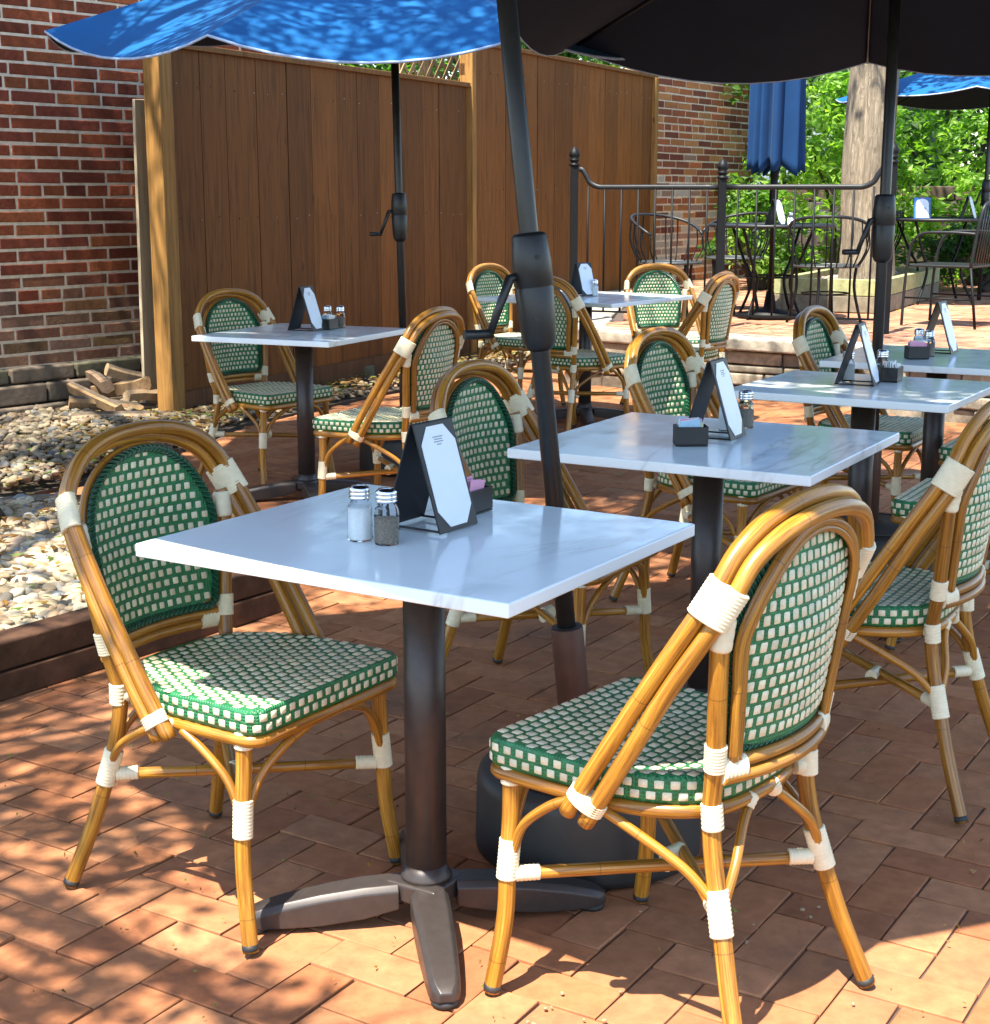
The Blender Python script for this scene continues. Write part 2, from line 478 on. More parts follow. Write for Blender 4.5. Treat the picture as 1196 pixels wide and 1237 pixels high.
    rings = [(s_, .459-.010*math.sin(s_*PI)*.6 + .0) for s_ in (.02,.25,.5,.72,.88,.955)] + [(.985,.4575),(1.0,.452),(1.004,.444),(1.004,.420),(.99,.412),(.9,.411),(.02,.411)]
    idx = []
    for (s_, z) in rings:
        idx.append([mb.add((x*s_, .02+(y-.02)*s_, z)) for x, y in ol])
    for a_ in range(len(rings)-1):
        for i in range(n):
            j = (i+1) % n
            uv = [(mb.v[q][0], mb.v[q][1]) for q in (idx[a_][i], idx[a_+1][i], idx[a_+1][j], idx[a_][j])]
            if a_ in (7, 8): uv = [(cum[i], rings[a_][1]), (cum[i], rings[a_+1][1]), (cum[i+1], rings[a_+1][1]), (cum[i+1], rings[a_][1])]
            mb.face((idx[a_][i], idx[a_+1][i], idx[a_+1][j], idx[a_][j]), 0, uv)
    def inside(x, y, m=.0):
        for k in range(n):
            a_, b_ = ol[k], ol[(k+1) % n]
            ex_, ey_ = b_[0]-a_[0], b_[1]-a_[1]; L = math.hypot(ex_, ey_)
            if L > 1e-6 and ((x-a_[0])*ey_-(y-a_[1])*ex_)/L < m: return False
        return True
    def ztop(x, y):
        # radial interpolation of the ring heights
        best = 0
        d = math.hypot(x, y-.02)
        a = math.atan2(y-.02, x); rr = .2
        for k in range(n):
            a1 = math.atan2(ol[k][1]-.02, ol[k][0]); a2 = math.atan2(ol[(k+1) % n][1]-.02, ol[(k+1) % n][0])
            dd = (a1-a2+PI) % (2*PI)-PI; de = (a1-a+PI) % (2*PI)-PI
            if 0 <= de <= dd+1e-9:
                rr = math.hypot(ol[k][0], ol[k][1]-.02)*(1-de/max(dd,1e-9)) + math.hypot(ol[(k+1) % n][0], ol[(k+1) % n][1]-.02)*de/max(dd,1e-9); break
        s_ = min(1, d/rr)
        for (sa, za), (sb, zb) in zip(rings[:8], rings[1:8]):
            if sa <= s_ <= sb: return za+(zb-za)*(s_-sa)/(sb-sa)
        return rings[0][1] if s_ < .02 else .452
    P = .0254; iy = 0; y = .208-.0105
    while y > -.19:
        for k in range(-9, 10):
            x = (k + .5*(iy % 2))*P
            if inside(x, y, .0062):
                z = ztop(x, y); e = .004
                ex = Vector((2*e, 0, ztop(x+e, y)-ztop(x-e, y))).normalized(); ey = Vector((0, 2*e, ztop(x, y+e)-ztop(x, y-e))).normalized()
                k2 = random.uniform(.94, 1.05)
                pillow(mb, Vector((x, y, z+.0006)), ex, ey, ex.cross(ey).normalized(), 0.0170*k2, .0152*k2, .0011, 1)
        y -= .0207; iy += 1
    for rowz, off in ((.4435, 0), (.4250, .5)):
        t = off*P
        while t < cum[-1]-.5*P:
            for k in range(n):
                if cum[k] <= t < cum[k+1]: break
            f = (t-cum[k])/(cum[k+1]-cum[k]); a_, b_ = ol[k], ol[(k+1) % n]
            x = (a_[0]*(1-f)+b_[0]*f)*1.004; y = .02+((a_[1]*(1-f)+b_[1]*f)-.02)*1.004
            ex = Vector((b_[0]-a_[0], b_[1]-a_[1], 0)).normalized(); nz = Vector((-ex.y, ex.x, 0))
            if nz.dot(Vector((x, y-.02, 0))) < 0: nz = -nz
            ez = Vector((0,0,1))
            pillow(mb, Vector((x, y, rowz)) + nz*.0006, ez.cross(nz), ez, nz, .0152, .0136, .0012, 1)
            t += P
    mb.build('seat', [M['weave'], M['cream']], root)
    # seat ring below the woven seat
    mb = MB(); mb.tube([(x*.965, .02+(y-.02)*.965-.002, .399) for x, y in ol], .0125, n=10, closed=True)
    mb.build('seat_frame', RT, root)
    # --- legs
    for s_ in (1, -1):
        fr = [(.199,.163,.412),(.201,.161,.33),(.209,.161,.245),(.213,.164,.14),(.224,.184,.006)]
        re = [(.196,-.238,.742),(.196,-.229,.70),(.166,-.209,.506),(.150,-.195,.409),(.152,-.203,.33),(.161,-.224,.245),(.181,-.256,.13),(.208,-.299,.006)]
        for path in (fr, re):
            mb = MB(); pts = cr([(x*s_, y, z) for x, y, z in path], 6)
            mb.tube(pts, .0150, n=12, v0=.02); lg = mb.build('leg', RT, root)
            d = (pts[-1]-pts[-3]).normalized(); e = pts[-1]
            mb = MB(); mb.tube([e-d*.014, e-d*.006, e+d*.001], [.0152,.0158,.0140], n=12); mb.build('foot_cap', M['rubber'], lg)
    fwp = lambda s_: Vector((.209*s_, .161, .240)); rwp = lambda s_: Vector((.161*s_, -.223, .246))
    # --- crossed stretchers
    for s_, dz in ((1, .0), (-1, -.018)):
        a, b = fwp(s_)+Vector((0,0,dz)), rwp(-s_)+Vector((0,0,dz*.5))
        mb = MB(); mb.tube([a, a.lerp(b, .33), a.lerp(b, .67), b], .0112, n=10); mb.build('stretcher', RT, root)
    # --- curved braces, two to a leg
    br = []
    for s_ in (1, -1):
        br.append([(.206*s_,.152,.262),(.209*s_,.128,.318),(.213*s_,.075,.365),(.214*s_,.028,.392)])
        br.append([(.197*s_,.165,.262),(.170*s_,.172,.318),(.120*s_,.187,.365),(.060*s_,.197,.390)])
        br.append([(.163*s_,-.212,.268),(.178*s_,-.165,.318),(.203*s_,-.070,.372),(.212*s_,-.020,.394)])
        br.append([(.150*s_,-.224,.268),(.118*s_,-.222,.318),(.070*s_,-.205,.365),(.034*s_,-.197,.392)])
    for path in br:
        mb = MB(); mb.tube(cr(path, 6), .0085, n=8); mb.build('brace', RT, root)
    # --- cream bindings, one per joint
    BD = M['bind']
    def bind(fn):
        mb = MB(); fn(mb); mb.build('binding', BD, root)
    for s_ in (1, -1):
        sx = lambda p_: Vector((p_[0]*s_, p_[1], p_[2]))
        def shoulder(mb):
            c0 = (Vector(oh[3])+Vector(ih[3]))/2; d = (Vector(oh[4])+Vector(ih[4])-Vector(oh[2])-Vector(ih[2])).normalized()
            fl = (Vector(oh[3])-Vector(ih[3])).normalized()
            sleeve(mb, sx(c0-d*.036), sx(c0+d*.030), .0338, 7, 18, sx(fl), .0182)
            sleeve(mb, sx((.196,-.236,.737)), sx((.193,-.227,.686)), .0185, 2)
        bind(shoulder)
        def armend(mb):
            a = (Vector(oh[0])*.72+Vector(oh[1])*.28+Vector(ih[0])*.72+Vector(ih[1])*.28)/2
            d = (Vector(oh[1])-Vector(oh[0])).normalized(); fl = (Vector(oh[0])-Vector(ih[0])).normalized()
            sleeve(mb, sx(a-d*.012), sx(a+d*.012), .0345, 3, 18, sx(fl), .0186)
            mb.tube([sx((.206,.0,.398)), sx((.236,.0,.402))], .011, n=8)
        bind(armend)
        def lowrail(mb):
            sleeve(mb, sx((.170,-.212,.528)), sx((.163,-.207,.484)), .0182, 5)
            a = Vector((.160, ysurf(.150,.497)-.006, .483)); b = Vector((.116, ysurf(.11,.497)-.006, .483))
            sleeve(mb, sx(a), sx(b), .0225, 4, 14, (0,0,1), .0140)
        bind(lowrail)
        bind(lambda mb: (sleeve(mb, sx((.1515,-.196,.425)), sx((.150,-.199,.382)), .0180, 4), mb.tube([sx((.150,-.196,.40)), sx((.128,-.184,.40))], .016, n=10)))
        bind(lambda mb: (sleeve(mb, sx((.199,.163,.413)), sx((.1995,.162,.380)), .0180, 3), mb.tube([sx((.186,.163,.399)), sx((.150,.190,.399))], .0150, n=10)))
        def fstr(mb):
            sleeve(mb, sx((.2035,.160,.285)), sx((.2105,.162,.214)), .0188, 7)
            a = fwp(1)+Vector((0,0,0 if s_ > 0 else -.018)); b = Vector((-rwp(1).x, rwp(1).y, .246)); d = (b-a).normalized()
            sleeve(mb, sx(a+d*.012), sx(a+d*.055), .0142, 4)
        bind(fstr)
        def rstr(mb):
            sleeve(mb, sx((.155,-.212,.288)), sx((.166,-.231,.218)), .0192, 7)
            a = rwp(1)+Vector((0,0,0 if s_ < 0 else -.009)); b = Vector((-fwp(1).x, fwp(1).y, .24)); d = (b-a).normalized()
            sleeve(mb, sx(a+d*.012), sx(a+d*.055), .0142, 4)
        bind(rstr)
        bind(lambda mb: sleeve(mb, sx((.030,-.1965,.403)), sx((.046,-.1945,.385)), .0140, 2))
    bind(lambda mb: sleeve(mb, (-.022,-.030,.236), (.022,-.034,.236), .0215, 4, 14, (0,0,1), .0155))
    return root

# ------------------------------------------------------------------ dining table
def make_table(sx, sy):
    root = thing('cafe_table', (0,0,0))
    mb = MB(); mb.box((0,0,.733), (sx, sy, .024)); bev(mb.build('tabletop', M['marble'], root), .0035, 3)
    mb = MB(); mb.lathe([(.0385,.085),(.0385,.702)], 28)
    mb.lathe([(.048,.083),(.048,.092),(.042,.100),(.0385,.112)], 28)
    mb.build('column', M['bronze'], root)
    mb = MB(); mb.box((0,0,.7115), (.30,.06,.018)); mb.box((0,0,.7095), (.06,.30,.014)); bev(mb.build('top_bracket', M['bronze'], root), .003)
    mb = MB(); mb.box((0,0,.066), (.112,.112,.038)); bev(mb.build('hub', M['bronze'], root), .006, 3)
    for k in range(4):
        a = PI/4 - .09 + k*PI/2; rz = rotz(a)
        mb = MB(); secs = [(.054,.036,.083,.036),(.12,.0355,.080,.020),(.20,.033,.070,.010),(.27,.030,.057,.008),(.308,.028,.047,.008),(.328,.024,.040,.010),(.343,.014,.030,.013)]
        rows = []
        for (x, hw, zt, zb) in secs:
            ring = [(x,-hw,zb),(x,hw,zb),(x,hw,zt-.012),(x,hw*.72,zt),(x,-hw*.72,zt),(x,-hw,zt-.012)]
            rows.append([mb.add(rz @ Vector(p_)) for p_ in ring])
        for i in range(len(rows)-1):
            for j in range(6):
                j2 = (j+1) % 6; mb.face((rows[i][j], rows[i+1][j], rows[i+1][j2], rows[i][j2]), 0, None, None, False)
        mb.face(rows[0], 0, None, None, False); mb.face(rows[-1][::-1], 0, None, None, False)
        ft = bev(mb.build('base_foot', M['bronze'], root), .003, 2)
        mb = MB(); mb.lathe([(.024,.0),(.025,.006),(.022,.012)], 16, rz @ Vector((.318,0,0))); mb.build('foot_glide', M['rubber'], ft)
    return root

# ------------------------------------------------------------------ table items
def make_menu():
    root = thing('menu_stand', (0,0,0))
    H, W, tilt = .200, .118, R(17)
    def leaf(sgn, name):
        g = bpy.data.objects.new(name, None)
        rot = Matrix.Rotation(-sgn*tilt, 3, 'X')
        off = Vector((0, -sgn*(math.sin(tilt)*H*.5+.003), math.cos(tilt)*H*.5+.004))
        return rot, off
    for sgn in (1, -1):
        rot, off = leaf(sgn, 'x')
        mb = MB(); mb.box(off, (W, .004, H), rot); lf = bev(mb.build('board_leaf', M['board'], root), .0015)
        # white card with cut corners
        mb = MB(); w, h, cc = W*.43, H*.46, .026
        poly = [(-w+cc,-h),(w-cc,-h),(w,-h+cc*1.2),(w,h-cc*1.2),(w-cc,h),(-w+cc,h),(-w,h-cc*1.2),(-w,-h+cc*1.2)]
        f0 = [mb.add(off + rot @ Vector((x, -sgn*.0022, z))) for x, z in poly]; f1 = [mb.add(off + rot @ Vector((x, -sgn*.0034, z))) for x, z in poly]
        mb.face(f1 if sgn > 0 else f1[::-1], 0, None, None, False)
        for i in range(8): mb.face((f0[i], f0[(i+1) % 8], f1[(i+1) % 8], f1[i]), 0, None, None, False)
        cd = mb.build('card', M['paper'], lf)
        # small grey printed heading lines
        mb = MB()
        for (zz, ww) in ((.070,.030),(.0655,.024),(.061,.028),(.056,.014)):
            q = [mb.add(off + rot @ Vector((x, -sgn*.0037, zz+dz))) for x, dz in ((-ww/2,0),(ww/2,0),(ww/2,.0022),(-ww/2,.0022))]
            mb.face(q if sgn > 0 else q[::-1], 0, None, None, False)
        mb.build('printed_heading', M['ink'], cd)
    mb = MB(); d = math.sin(tilt)*H+.004
    for x in (-W*.42, W*.42): mb.tube([(x,-d,.006),(x,d,.006)], .0022, n=8)
    mb.build('wire_brace', M['board'], root)
    return root
def make_shaker(kind):
    root = thing('salt_shaker' if kind == 'salt' else 'pepper_shaker', (0,0,0))
    prof8 = [(.0205,.0),(.0225,.004),(.0225,.056),(.0205,.064),(.0165,.070),(.0165,.076)]
    mb = MB(); mb.lathe(prof8, 8); g = mb.build('glass_jar', M['glass'], root)
    for p_ in g.data.polygons: p_.use_smooth = False
    mb = MB(); top = .055 if kind == 'salt' else .046
    mb.lathe([(.0188,.003),(.0200,.006),(.0200,top),(.012,top+.003)], 8); mb.build('filling', M['salt' if kind == 'salt' else 'pepper'], root)
    mb = MB(); mb.lathe([(.0178,.074),(.0190,.075),(.0190,.078),(.0180,.080),(.0190,.082),(.0190,.085),(.0180,.087),(.0188,.089),(.0186,.093),(.014,.0975),(.004,.099),(.0,.099)], 24)
    mb.build('metal_cap', M['chrome'], root)
    return root
def make_caddy(colors):
    root = thing('packet_caddy', (0,0,0))
    w, d, h, t = .078, .055, .046, .003
    mb = MB(); mb.box((0,0,t/2+.0005), (w, d, t))
    for sy in (-1, 1): mb.box((0, sy*(d/2-t/2), h/2+t), (w, t, h-t))
    for sx in (-1, 1): mb.box((sx*(w/2-t/2), 0, h/2+t), (t, d-2*t-.0004, h-t))
    bev(mb.build('holder_box', M['black'], root), .001)
    rnd = random.Random(len(colors)*7+3)
    k = 0
    for i in range(9):
        c = colors[i % len(colors)]
        rot = Matrix.Rotation(rnd.uniform(-.16,.16), 3, 'X') @ Matrix.Rotation(rnd.uniform(-.22,.22), 3, 'Y')
        mb = MB(); mb.box((rnd.uniform(-.008,.008), -.018+.0045*i, .036+rnd.uniform(-.003,.006)), (.050, .0026, .046), rot)
        bev(mb.build('sweetener_packet', M[c], root), .0012)
    return root

# ------------------------------------------------------------------ umbrella
def octa(Rr, rot, i, nr=8): a = rot + i*2*PI/nr; return Vector((Rr*math.cos(a), Rr*math.sin(a), 0))
def make_umbrella(name, loc, rot, Rr, rim, rise, lean=(0,0), tilt=(0,0), sag=.09, zbot=.0, label='', group='patio umbrellas', clutch_z=1.1, crank_a=PI, cr_off=(0,0), nr=8):
    root = thing(name, loc, 0, label, 'umbrella', group)
    top = rim+rise
    ax = lambda z: Vector((lean[0]*z, lean[1]*z, z))
    mb = MB(); mb.tube([ax(zbot), ax(top*.5), ax(top+.02)], .019, n=16); mb.build('pole', M['pole'], root)
    mb = MB(); mb.lathe([(.010,top+.02),(.022,top+.03),(.026,top+.05),(.018,top+.07),(.0,top+.085)], 16, (ax(top).x, ax(top).y, 0)); mb.build('finial', M['pole'], root)
    # crank housing
    q = Vector((lean[0], lean[1], 1)).normalized(); rotm = Vector((0,0,1)).rotation_difference(q).to_matrix()
    mb = MB(); mb.lathe([(.0195,-.125),(.026,-.120),(.0335,-.105),(.0365,-.06),(.0385,-.004),(.0372,-.001),(.0372,.002),(.0392,.005),(.0385,.05),(.034,.098),(.030,.104),(.0195,.106)], 24, ax(clutch_z), axis=rotm)
    ch = mb.build('crank_housing', M['black'], root)
    d = Vector((math.cos(crank_a), math.sin(crank_a), 0)); c0 = ax(clutch_z)
    mb = MB(); mb.tube([c0+d*.034+Vector((0,0,.02)), c0+d*.052+Vector((0,0,.018)), c0+d*.072+Vector((0,0,-.03)), c0+d*.094+Vector((0,0,-.085))], [.010,.010,.0085,.0075], n=10)
    e = c0+d*.094+Vector((0,0,-.088)); mb.tube([e-d*.004, e+d*.055], .0095, n=10); mb.build('crank_handle', M['black'], ch)
    for dz in (.06,-.06):
        mb = MB(); v = Vector((.15,-1,0)).normalized(); r0 = .0372 if dz > 0 else .0365
        mb.tube([c0+v*(r0-.004)+Vector((0,0,dz)), c0+v*(r0+.0025)+Vector((0,0,dz))], .0048, n=10); mb.build('screw', M['rubber'], ch)
    # canopy
    cx = ax(top) + Vector((cr_off[0], cr_off[1], 0)); tx, ty = tilt
    def P(i, t, s_, off=0):
        a, b = octa(Rr, rot, i, nr), octa(Rr, rot, i+1, nr)
        e = a.lerp(b, (s_+1)/2)
        k = 1-s_*s_
        z = top - rise*(t**.92) - sag*k*t**2.2 + off
        x, y = e.x*t*(1+.015*k*t), e.y*t*(1+.015*k*t)
        return Vector((cx.x+x, cx.y+y, z + tx*x + ty*y))
    NT, NS = 12, 10
    for (off, mt, nm, par) in ((0, M['blue'], 'canopy', root), (-.006, M['lining'], 'canopy_lining', root)):
        mb = MB()
        for i in range(nr):
            b0 = len(mb.v)
            for j in range(NT+1):
                for s_ in range(NS+1): mb.add(P(i, max(j/NT, .001), -1+2*s_/NS, off))
            for j in range(NT):
                for s_ in range(NS):
                    k = b0+j*(NS+1)+s_; mb.face((k, k+1, k+NS+2, k+NS+1) if off else (k, k+NS+1, k+NS+2, k+1))
        cn = mb.build(nm, mt, par)
        if not off: can = cn
    mb = MB(); ring = []
    for i in range(nr):
        for s_ in range(NS): ring.append(P(i, 1.0, -1+2*s_/NS, -.003))
    mb.tube(ring, [(.0055,.0035)]*len(ring), n=6, closed=True, flat=(0,0,1)); mb.build('hem', M['hem'], can)
    hz = top-rise*.62
    for i in range(nr):
        mb = MB(); mb.tube([P(i, t, -1, -.018) for t in (.02,.25,.5,.75,.985)], [(.007,.0045)]*5, n=6, flat=(0,0,1)); rb = mb.build('rib', M['rib'], root)
        mb = MB(); mb.tube([ax(hz)+Vector((octa(.03,rot,i,nr).x, octa(.03,rot,i,nr).y, 0)), P(i, .52, -1, -.026)], .005, n=6); mb.build('strut', M['rib'], rb)
    mb = MB(); mb.lathe([(.02,hz-.03),(.034,hz-.028),(.034,hz+.028),(.02,hz+.03)], 16, (ax(hz).x, ax(hz).y, 0)); mb.build('runner_hub', M['black'], root)
    return root
def make_base(loc, label, lean=(0,0), r=.235, h=.185):
    root = thing('umbrella_base', loc, 0, label, 'umbrella base', 'umbrella bases')
    mb = MB(); mb.lathe([(r-.012,.0),(r,.008),(r+.001,.02),(r-.002,h-.035),(r-.006,h-.018),(r-.018,h-.006),(r-.04,h),(.06,h+.006),(.05,h+.01)], 48); mb.lathe([(r*.86,h-.001),(r*.86,h+.0035),(r*.80,h+.0035),(r*.80,h-.001)], 48); dr = mb.build('weighted_drum', M['drum'], root)
    mb = MB(); mb.lathe([(.024,h+.002),(.025,h+.012),(.022,h+.015),(.0,h+.016)], 16, (-r*.48,-r*.28,0)); mb.build('filler_cap', M['black'], dr)
    ax = lambda z: Vector((lean[0]*z, lean[1]*z, z))
    mb = MB(); mb.tube([ax(h-.005), ax(.47), ax(.474)], [.0335,.0335,.0325], n=24); mb.tube([ax(.4745), ax(.476)], [.0305,.0305], n=24, mat=1)  # black disc stands in for the shade inside the open sleeve top
    mb.build('sleeve_tube', [M['brown'], M['rubber']], root)
    return root

# ================================================================== THE PLACE
random.seed(11)
H = Vector((-.25, -.41, 0))            # shift towards the sun per metre of height
# ------------------------------------------------------------------ ground
def poly_in(p, poly):
    c = False; n = len(poly)
    for i in range(n):
        a, b = poly[i], poly[i-1]
        if (a[1] > p[1]) != (b[1] > p[1]) and p[0] < (b[0]-a[0])*(p[1]-a[1])/(b[1]-a[1])+a[0]: c = not c
    return c
NEAR_BED = [(-2.86,2.0),(-2.16,3.0),(-1.44,4.02),(-.84,4.88),(-.98,5.72),(-1.75,6.06),(-2.05,5.95),(-4.2,5.1),(-4.2,1.9)]
FAR_BED = [(-4.4,6.2),(-2.6,6.5),(-2.15,6.68),(-1.95,7.05),(-1.72,7.7),(-1.50,8.84),(-.62,10.6),(.20,12.3),(.55,13.4),(1.9,16.2),(1.6,16.5),(-2.0,9.4),(-2.1,9.85),(-5.2,6.2)]
WALL_LINE = [(.52,11.05),(1.57,10.28),(2.08,9.90),(2.86,8.98),(4.6,7.3)]
UP = [(.52,11.05),(1.57,10.28),(2.08,9.90),(2.86,8.98),(4.6,7.3),(9,7.3),(9,19),(1.9,19),(1.9,16.3)]
ZU = .40

mb = MB(); g = 90
for x, y in ((-g,-g),(g,-g),(g,g),(-g,g)): mb.add((x, y, -.035))
mb.face((0,1,2,3), 0, None, None, False); tag(mb.build('ground', M['soil']), kind='structure')
mb = MB()
for x, y in ((-6,.5),(6,.5),(6,18.5),(-6,18.5)): mb.add((x, y, -.007))
mb.face((0,1,2,3), 0, None, None, False); tag(mb.build('paving_bed', M['sand']), kind='structure')

PAL = [(.345,.136,.060),(.365,.150,.068),(.325,.126,.055),(.355,.152,.071),(.305,.117,.053),(.375,.164,.077),(.335,.141,.064)]
def pavers(name, test, z0, rot, org, rng, pal, seed):
    rnd = random.Random(seed); mb = MB(); w = .1045; g_ = .0012; ch = .0026
    ca, sa = math.cos(rot), math.sin(rot)
    for i in range(-rng, rng):
        for j in range(-rng, rng):
            d = (i-j) % 4
            if d == 0: x0, y0, sx, sy = i*w, j*w, 2*w, w
            elif d == 3: x0, y0, sx, sy = i*w, j*w, w, 2*w
            else: continue
            cx_, cy_ = x0+sx/2, y0+sy/2
            X = org[0]+cx_*ca-cy_*sa; Y = org[1]+cx_*sa+cy_*ca
            if not test(X, Y): continue
            dz = rnd.gauss(0, .0012); tx, ty = rnd.gauss(0, .006), rnd.gauss(0, .006)
            c = rnd.choice(pal); k = rnd.uniform(.90, 1.10); c = tuple(q*k for q in c)
            gg = g_*rnd.uniform(.45, 1.5)
            hx, hy = sx/2-gg, sy/2-gg
            ids = []
            jr = rnd.gauss(0, .008)
            for (z, k2) in ((-.02, 0), (-ch*.7, 0), (0, ch)):
                for ux, uy in ((-1,-1),(1,-1),(1,1),(-1,1)):
                    lx, ly = ux*(hx-k2-abs(rnd.gauss(0,.0011))), uy*(hy-k2-abs(rnd.gauss(0,.0011))); lx, ly = lx-jr*ly, ly+jr*lx
                    ids.append(mb.add((X+lx*ca-ly*sa, Y+lx*sa+ly*ca, z0+z+dz+(tx*lx+ty*ly if z > -.01 else 0))))
            for r_ in (0, 4):
                for q in range(4):
                    q2 = (q+1) % 4; mb.face((ids[r_+q], ids[r_+q2], ids[r_+4+q2], ids[r_+4+q]), 0, None, c, r_ == 4)
            mb.face(ids[8:12], 0, None, c, False)
    return mb.build(name, M['paver'])
def low_ok(x, y):
    if not (-3.4 < x < 4.4 and 1.55 < y < 15.5): return False
    if abs(x) > .36*y+.35: return False
    if poly_in((x, y), NEAR_BED) or poly_in((x, y), FAR_BED) or poly_in((x, y), UP): return False
    return True
tag(pavers('brick_patio', low_ok, 0, R(58), (0,6), 105, PAL, 3), kind='structure')
# upper patio slab and paving
mb = MB(); top = [mb.add((x, y, ZU-.03)) for x, y in UP]; botm = [mb.add((x, y, -.03)) for x, y in UP]
mb.face(top[::-1] if False else top, 0, None, None, False)
for i in range(len(UP)): mb.face((top[i], botm[i], botm[(i+1) % len(UP)], top[(i+1) % len(UP)]), 0, None, None, False)
tag(mb.build('upper_terrace', M['sand']), kind='structure')
UPI = [(.80,11.15),(1.70,10.45),(2.22,10.06),(3.0,9.15),(4.8,7.6),(7,7.6),(7,17.5),(2.4,17.5)]
tag(pavers('upper_patio', lambda x, y: poly_in((x, y), UPI) and abs(x) < .36*y+.4, ZU-.005, R(40), (3,12), 75, [(.36,.17,.10),(.40,.20,.12),(.33,.15,.09),(.42,.22,.14)], 5), kind='structure')

# ------------------------------------------------------------------ stones
def ico1():
    t = (1+5**.5)/2
    v = [(-1,t,0),(1,t,0),(-1,-t,0),(1,-t,0),(0,-1,t),(0,1,t),(0,-1,-t),(0,1,-t),(t,0,-1),(t,0,1),(-t,0,-1),(-t,0,1)]
    v = [Vector(p).normalized() for p in v]
    f = [(0,11,5),(0,5,1),(0,1,7),(0,7,10),(0,10,11),(1,5,9),(5,11,4),(11,10,2),(10,7,6),(7,1,8),(3,9,4),(3,4,2),(3,2,6),(3,6,8),(3,8,9),(4,9,5),(2,4,11),(6,2,10),(8,6,7),(9,8,1)]
    mid = {}; nf = []
    def m(a, b):
        k = (min(a,b), max(a,b))
        if k not in mid: v.append(((v[a]+v[b])/2).normalized()); mid[k] = len(v)-1
        return mid[k]
    for a, b, c in f:
        x, y, z = m(a,b), m(b,c), m(c,a); nf += [(a,x,z),(b,y,x),(c,z,y),(x,y,z)]
    return v, nf
IV, IF = ico1()
def stone(mb, c, r, col, rnd, flat=.55):
    rx, ry, rz_ = r*rnd.uniform(.75,1.35), r*rnd.uniform(.7,1.05), r*flat*rnd.uniform(.7,1.2)
    rot = Matrix.Rotation(rnd.uniform(0, 6.28), 3, 'Z') @ Matrix.Rotation(rnd.gauss(0,.3), 3, 'X') @ Matrix.Rotation(rnd.gauss(0,.25), 3, 'Y')
    p = [rnd.uniform(0, 6.28) for _ in range(6)]; b = len(mb.v)
    for v in IV:
        k = 1+.13*math.sin(2.3*v.x+p[0])*math.cos(2.1*v.y+p[1])+.10*math.sin(3.1*v.z+p[2]+2*v.x)+.06*math.sin(5*v.y+p[3])
        # squarer outline
        w = Vector((math.copysign(abs(v.x)**.8, v.x)*rx, math.copysign(abs(v.y)**.8, v.y)*ry, v.z*rz_))*k
        mb.add(Vector(c)+rot @ w)
    for f in IF: mb.face([b+i for i in f], 0, None, col, True)
SP = [(0.493,0.378,0.229),(0.528,0.422,0.273),(0.405,0.299,0.176),(0.546,0.466,0.334),(0.317,0.238,0.150),(0.211,0.176,0.132),(0.458,0.361,0.255),(0.246,0.246,0.238),(0.528,0.431,0.273),(0.370,0.255,0.150),(0.458,0.317,0.211)]
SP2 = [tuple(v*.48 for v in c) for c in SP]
def bed(name, poly, n, zf, rr, seed, dens=lambda x, y: 1, flat=.55, pal=SP):
    rnd = random.Random(seed); mb = MB(); xs = [p[0] for p in poly]; ys = [p[1] for p in poly]; k = 0; tries = 0
    while k < n and tries < n*30:
        tries += 1
        x, y = rnd.uniform(min(xs), max(xs)), rnd.uniform(min(ys), max(ys))
        if not poly_in((x, y), poly) or abs(x) > .345*y+.25 or rnd.random() > dens(x, y): continue
        r = rnd.uniform(*rr)*(1.35 if rnd.random() < .12 else 1)
        c = rnd.choice(pal); q = rnd.uniform(.8, 1.12)
        stone(mb, (x, y, zf(x, y)+rnd.uniform(-.006, .022)), r, tuple(v*q for v in c), rnd, flat); k += 1
    return tag(mb.build(name, M['pebble']), kind='stuff', cat='pebbles')
o = bed('river_pebbles', NEAR_BED, 3800, lambda x, y: .126, (.013,.031), 5)
tag(o, 'pale tan river pebbles filling the sleeper edged bed at the left')
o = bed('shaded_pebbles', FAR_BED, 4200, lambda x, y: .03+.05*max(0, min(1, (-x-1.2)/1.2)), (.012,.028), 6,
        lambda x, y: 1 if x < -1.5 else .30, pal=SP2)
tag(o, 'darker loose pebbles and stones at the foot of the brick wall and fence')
def slab(name, poly, z):
    mb = MB(); a = [mb.add((x, y, z)) for x, y in poly]; b = [mb.add((x, y, -.03)) for x, y in poly]
    mb.face(a, 0, None, None, False)
    for i in range(len(poly)): mb.face((a[i-1], a[i], b[i], b[i-1]), 0, None, None, False)
    return tag(mb.build(name, M['soil']), kind='structure')
slab('bed_soil', NEAR_BED, .115); slab('wall_foot_soil', FAR_BED, .018)
# timber sleepers edging the near bed (two courses) and its far edge
def beam(mb, a, b, z0, z1, th, side, col, cuts=1):
    a = Vector((a[0], a[1], 0)); b = Vector((b[0], b[1], 0)); d = (b-a).normalized(); nrm = Vector((-d.y, d.x, 0))*side
    L = (b-a).length
    c = (a+b)/2 + nrm*th/2 + Vector((0,0,(z0+z1)/2)); mb.box(c, (L, th, z1-z0), rotz(math.atan2(d.y, d.x)), 0, col)
ed = thing('sleeper_edging', (0,0,0), 0, 'two stacked dark brown timber sleepers edging the pebble bed beside the front left chair', 'edging')
for z0, z1, off, c in ((.0,.077,.0,(.085,.040,.022)),(.082,.160,-.004,(.075,.036,.020))):
    mb = MB(); a, b = Vector((-2.75,1.93)), Vector((-.70,4.84)); 
    beam(mb, (a.x+off,a.y), (b.x+off,b.y), z0, z1, .11, 1, c); bev(mb.build('sleeper', M['timber'], ed), .006)
ed2 = thing('sleeper_edging', (0,0,0), 0, 'weathered grey timber edging along the far side of the pebble bed', 'edging')
